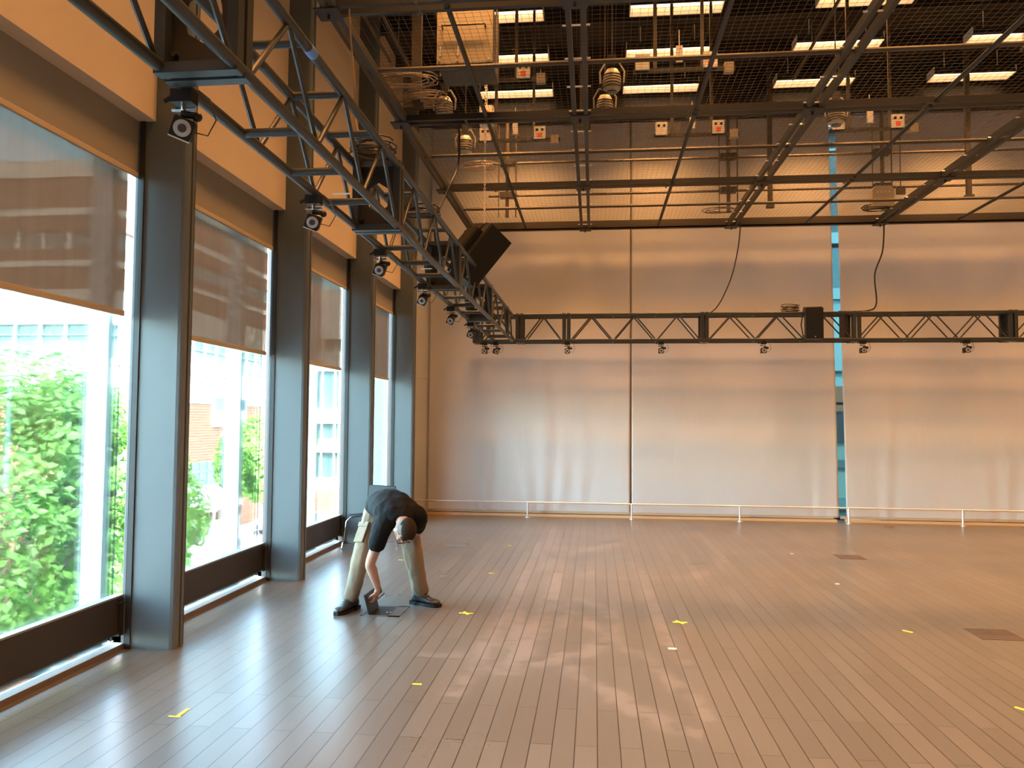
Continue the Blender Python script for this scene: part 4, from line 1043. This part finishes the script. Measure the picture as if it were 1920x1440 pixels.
# trees
def tree(x, y, z_c, rad, rz, nleaf, ls, label, mat, seed, trunk=.16, sparse=0):
    rnd = random.Random(seed); o = thing('street_tree', (x, y, GRD), label, 'tree', 'street trees outside the windows')
    mb = MB(); H0 = z_c - GRD
    mb.tube([(0, 0, 0), (.05, .03, H0 * .35), (0, 0, H0 * .7), (.05, .1, H0 + rz * .5)], [trunk, trunk * .8, trunk * .6, trunk * .15], 8)
    ends = []
    for k in range(16):
        a = rnd.uniform(0, 2 * PI); zz_ = H0 + rnd.uniform(-.7, .6) * rz; rr = rad * rnd.uniform(.5, .9) * math.sqrt(max(.15, 1 - ((zz_ - H0) / rz) ** 2))
        e = V(rr * math.cos(a), rr * math.sin(a), zz_ + .3); ends.append(e)
        mb.tube([(0, 0, max(H0 * .3, zz_ - rz * .5)), e * .5 + V(0, 0, (zz_ - rz * .2) * .5), e], [trunk * .35, trunk * .2, .012], 5)
    mb.build('trunk', M['bark'], o, True)
    lobes = [(V(0, 0, H0), rad, rz)] + [(e, rad * rnd.uniform(.26, .42), rz * rnd.uniform(.2, .32)) for e in ends]
    vs = []; fs = []
    n_sp = len(lobes)
    for k in range(nleaf):
        c, r1, r2 = lobes[rnd.randrange(n_sp)] if k % 3 else lobes[0]
        while True:
            d = V(rnd.gauss(0, 1), rnd.gauss(0, 1), rnd.gauss(0, 1)).normalized(); q_ = rnd.uniform(.55, 1.0) ** .5
            p = c + V(d.x * r1 * q_, d.y * r1 * q_, d.z * r2 * q_)
            nz_ = noise.noise(p * 1.1 + V(seed, 0, 0)) + .5 * noise.noise(p * 2.6)
            if nz_ > -.12 + sparse: break
        s = ls * rnd.uniform(.6, 1.2)
        nn = (d + V(rnd.uniform(-.8, .8), rnd.uniform(-.8, .8), rnd.uniform(-.2, 1))).normalized(); a = nn.cross(V(0, 0, 1)).normalized(); b = nn.cross(a)
        th = rnd.uniform(0, 2 * PI); a, b = a * math.cos(th) + b * math.sin(th), b * math.cos(th) - a * math.sin(th)
        i0 = len(vs); vs += [p - a * s, p - b * s * .55 + nn * s * .12, p - a * s * .1 + nn * s * .05, p + b * s * .55 + nn * s * .12, p + a * s]
        fs += [(i0, i0 + 1, i0 + 2), (i0 + 1, i0 + 4, i0 + 2), (i0 + 2, i0 + 4, i0 + 3), (i0, i0 + 2, i0 + 3)]
    me = bpy.data.meshes.new('foliage'); me.from_pydata([tuple(v) for v in vs], [], fs); me.materials.append(mat)
    fo = bpy.data.objects.new('foliage', me); COL.objects.link(fo); fo.parent = o; fo['kind'] = 'stuff'
tree(-7.5, 13.2, -1.2, 3.3, 4.3, 38000, .095, 'large leafy tree filling the nearest window', M['leaf'], 3, .2)
tree(-10.1, 20.4, -1.8, 2.3, 3.2, 14000, .10, 'paler leafy tree at the left of the second window', M['leaf'], 9, .16, .06)
tree(-9.9, 30.5, .1, 2.0, 1.8, 14000, .12, 'bright green tree in front of the parked car', M['leaf2'], 21, .12)
tree(-5.3, 7.6, -3.3, 1.9, 1.6, 9000, .10, 'low leafy tree crown at the foot of the nearest window', M['leaf'], 30, .12)

# car and street lamp
car = thing('parked_van', (-16.6, 46.5, GRD), 'white fronted van facing the viewer beyond the trees', 'vehicle')
MB().cbox(-.95, .95, 0, 4.6, .35, 1.0, .08).build('lower_body', M['carwhite'], car)
MB().prism([(-.95, .98), (.95, .98), (.78, 1.75), (-.78, 1.75)], 1, 1.1, 4.5).build('cabin', M['carwhite'], car)
MB().prism([(-.85, 1.02), (.85, 1.02), (.72, 1.62), (-.72, 1.62)], 1, 1.04, 1.12).build('windscreen', M['cardark'], car)
MB().box(-.93, .93, -.06, .02, .35, .72).build('grille', M['cardark'], car)
for sx in (-1, 1):
    MB().box(sx * .78 - .16, sx * .78 + .16, -.09, -.04, .66, .86).build('headlight', M['headlight'], car)
    for yy in (.9, 3.7): MB().disc((sx * .95, yy, .33), (-sx, 0, 0), .33, .2, 20).build('wheel', M['cardark'], car)
MB().box(-.16, .16, -.09, -.05, .45, .58).build('number_plate', M['white_clad'], car)
sl_ = thing('street_lamp', (-16.9, 40.0, GRD), 'white globe street lamp in front of the brick pillar', 'street lamp')
MB().tube([(0, 0, 0), (0, 0, 2.2)], .06, 8).build('pole', M['white_clad'], sl_, True)
MB().ell((0, 0, 2.45), (.22, .22, .32)).build('lamp_globe', M['white_clad'], sl_, True)
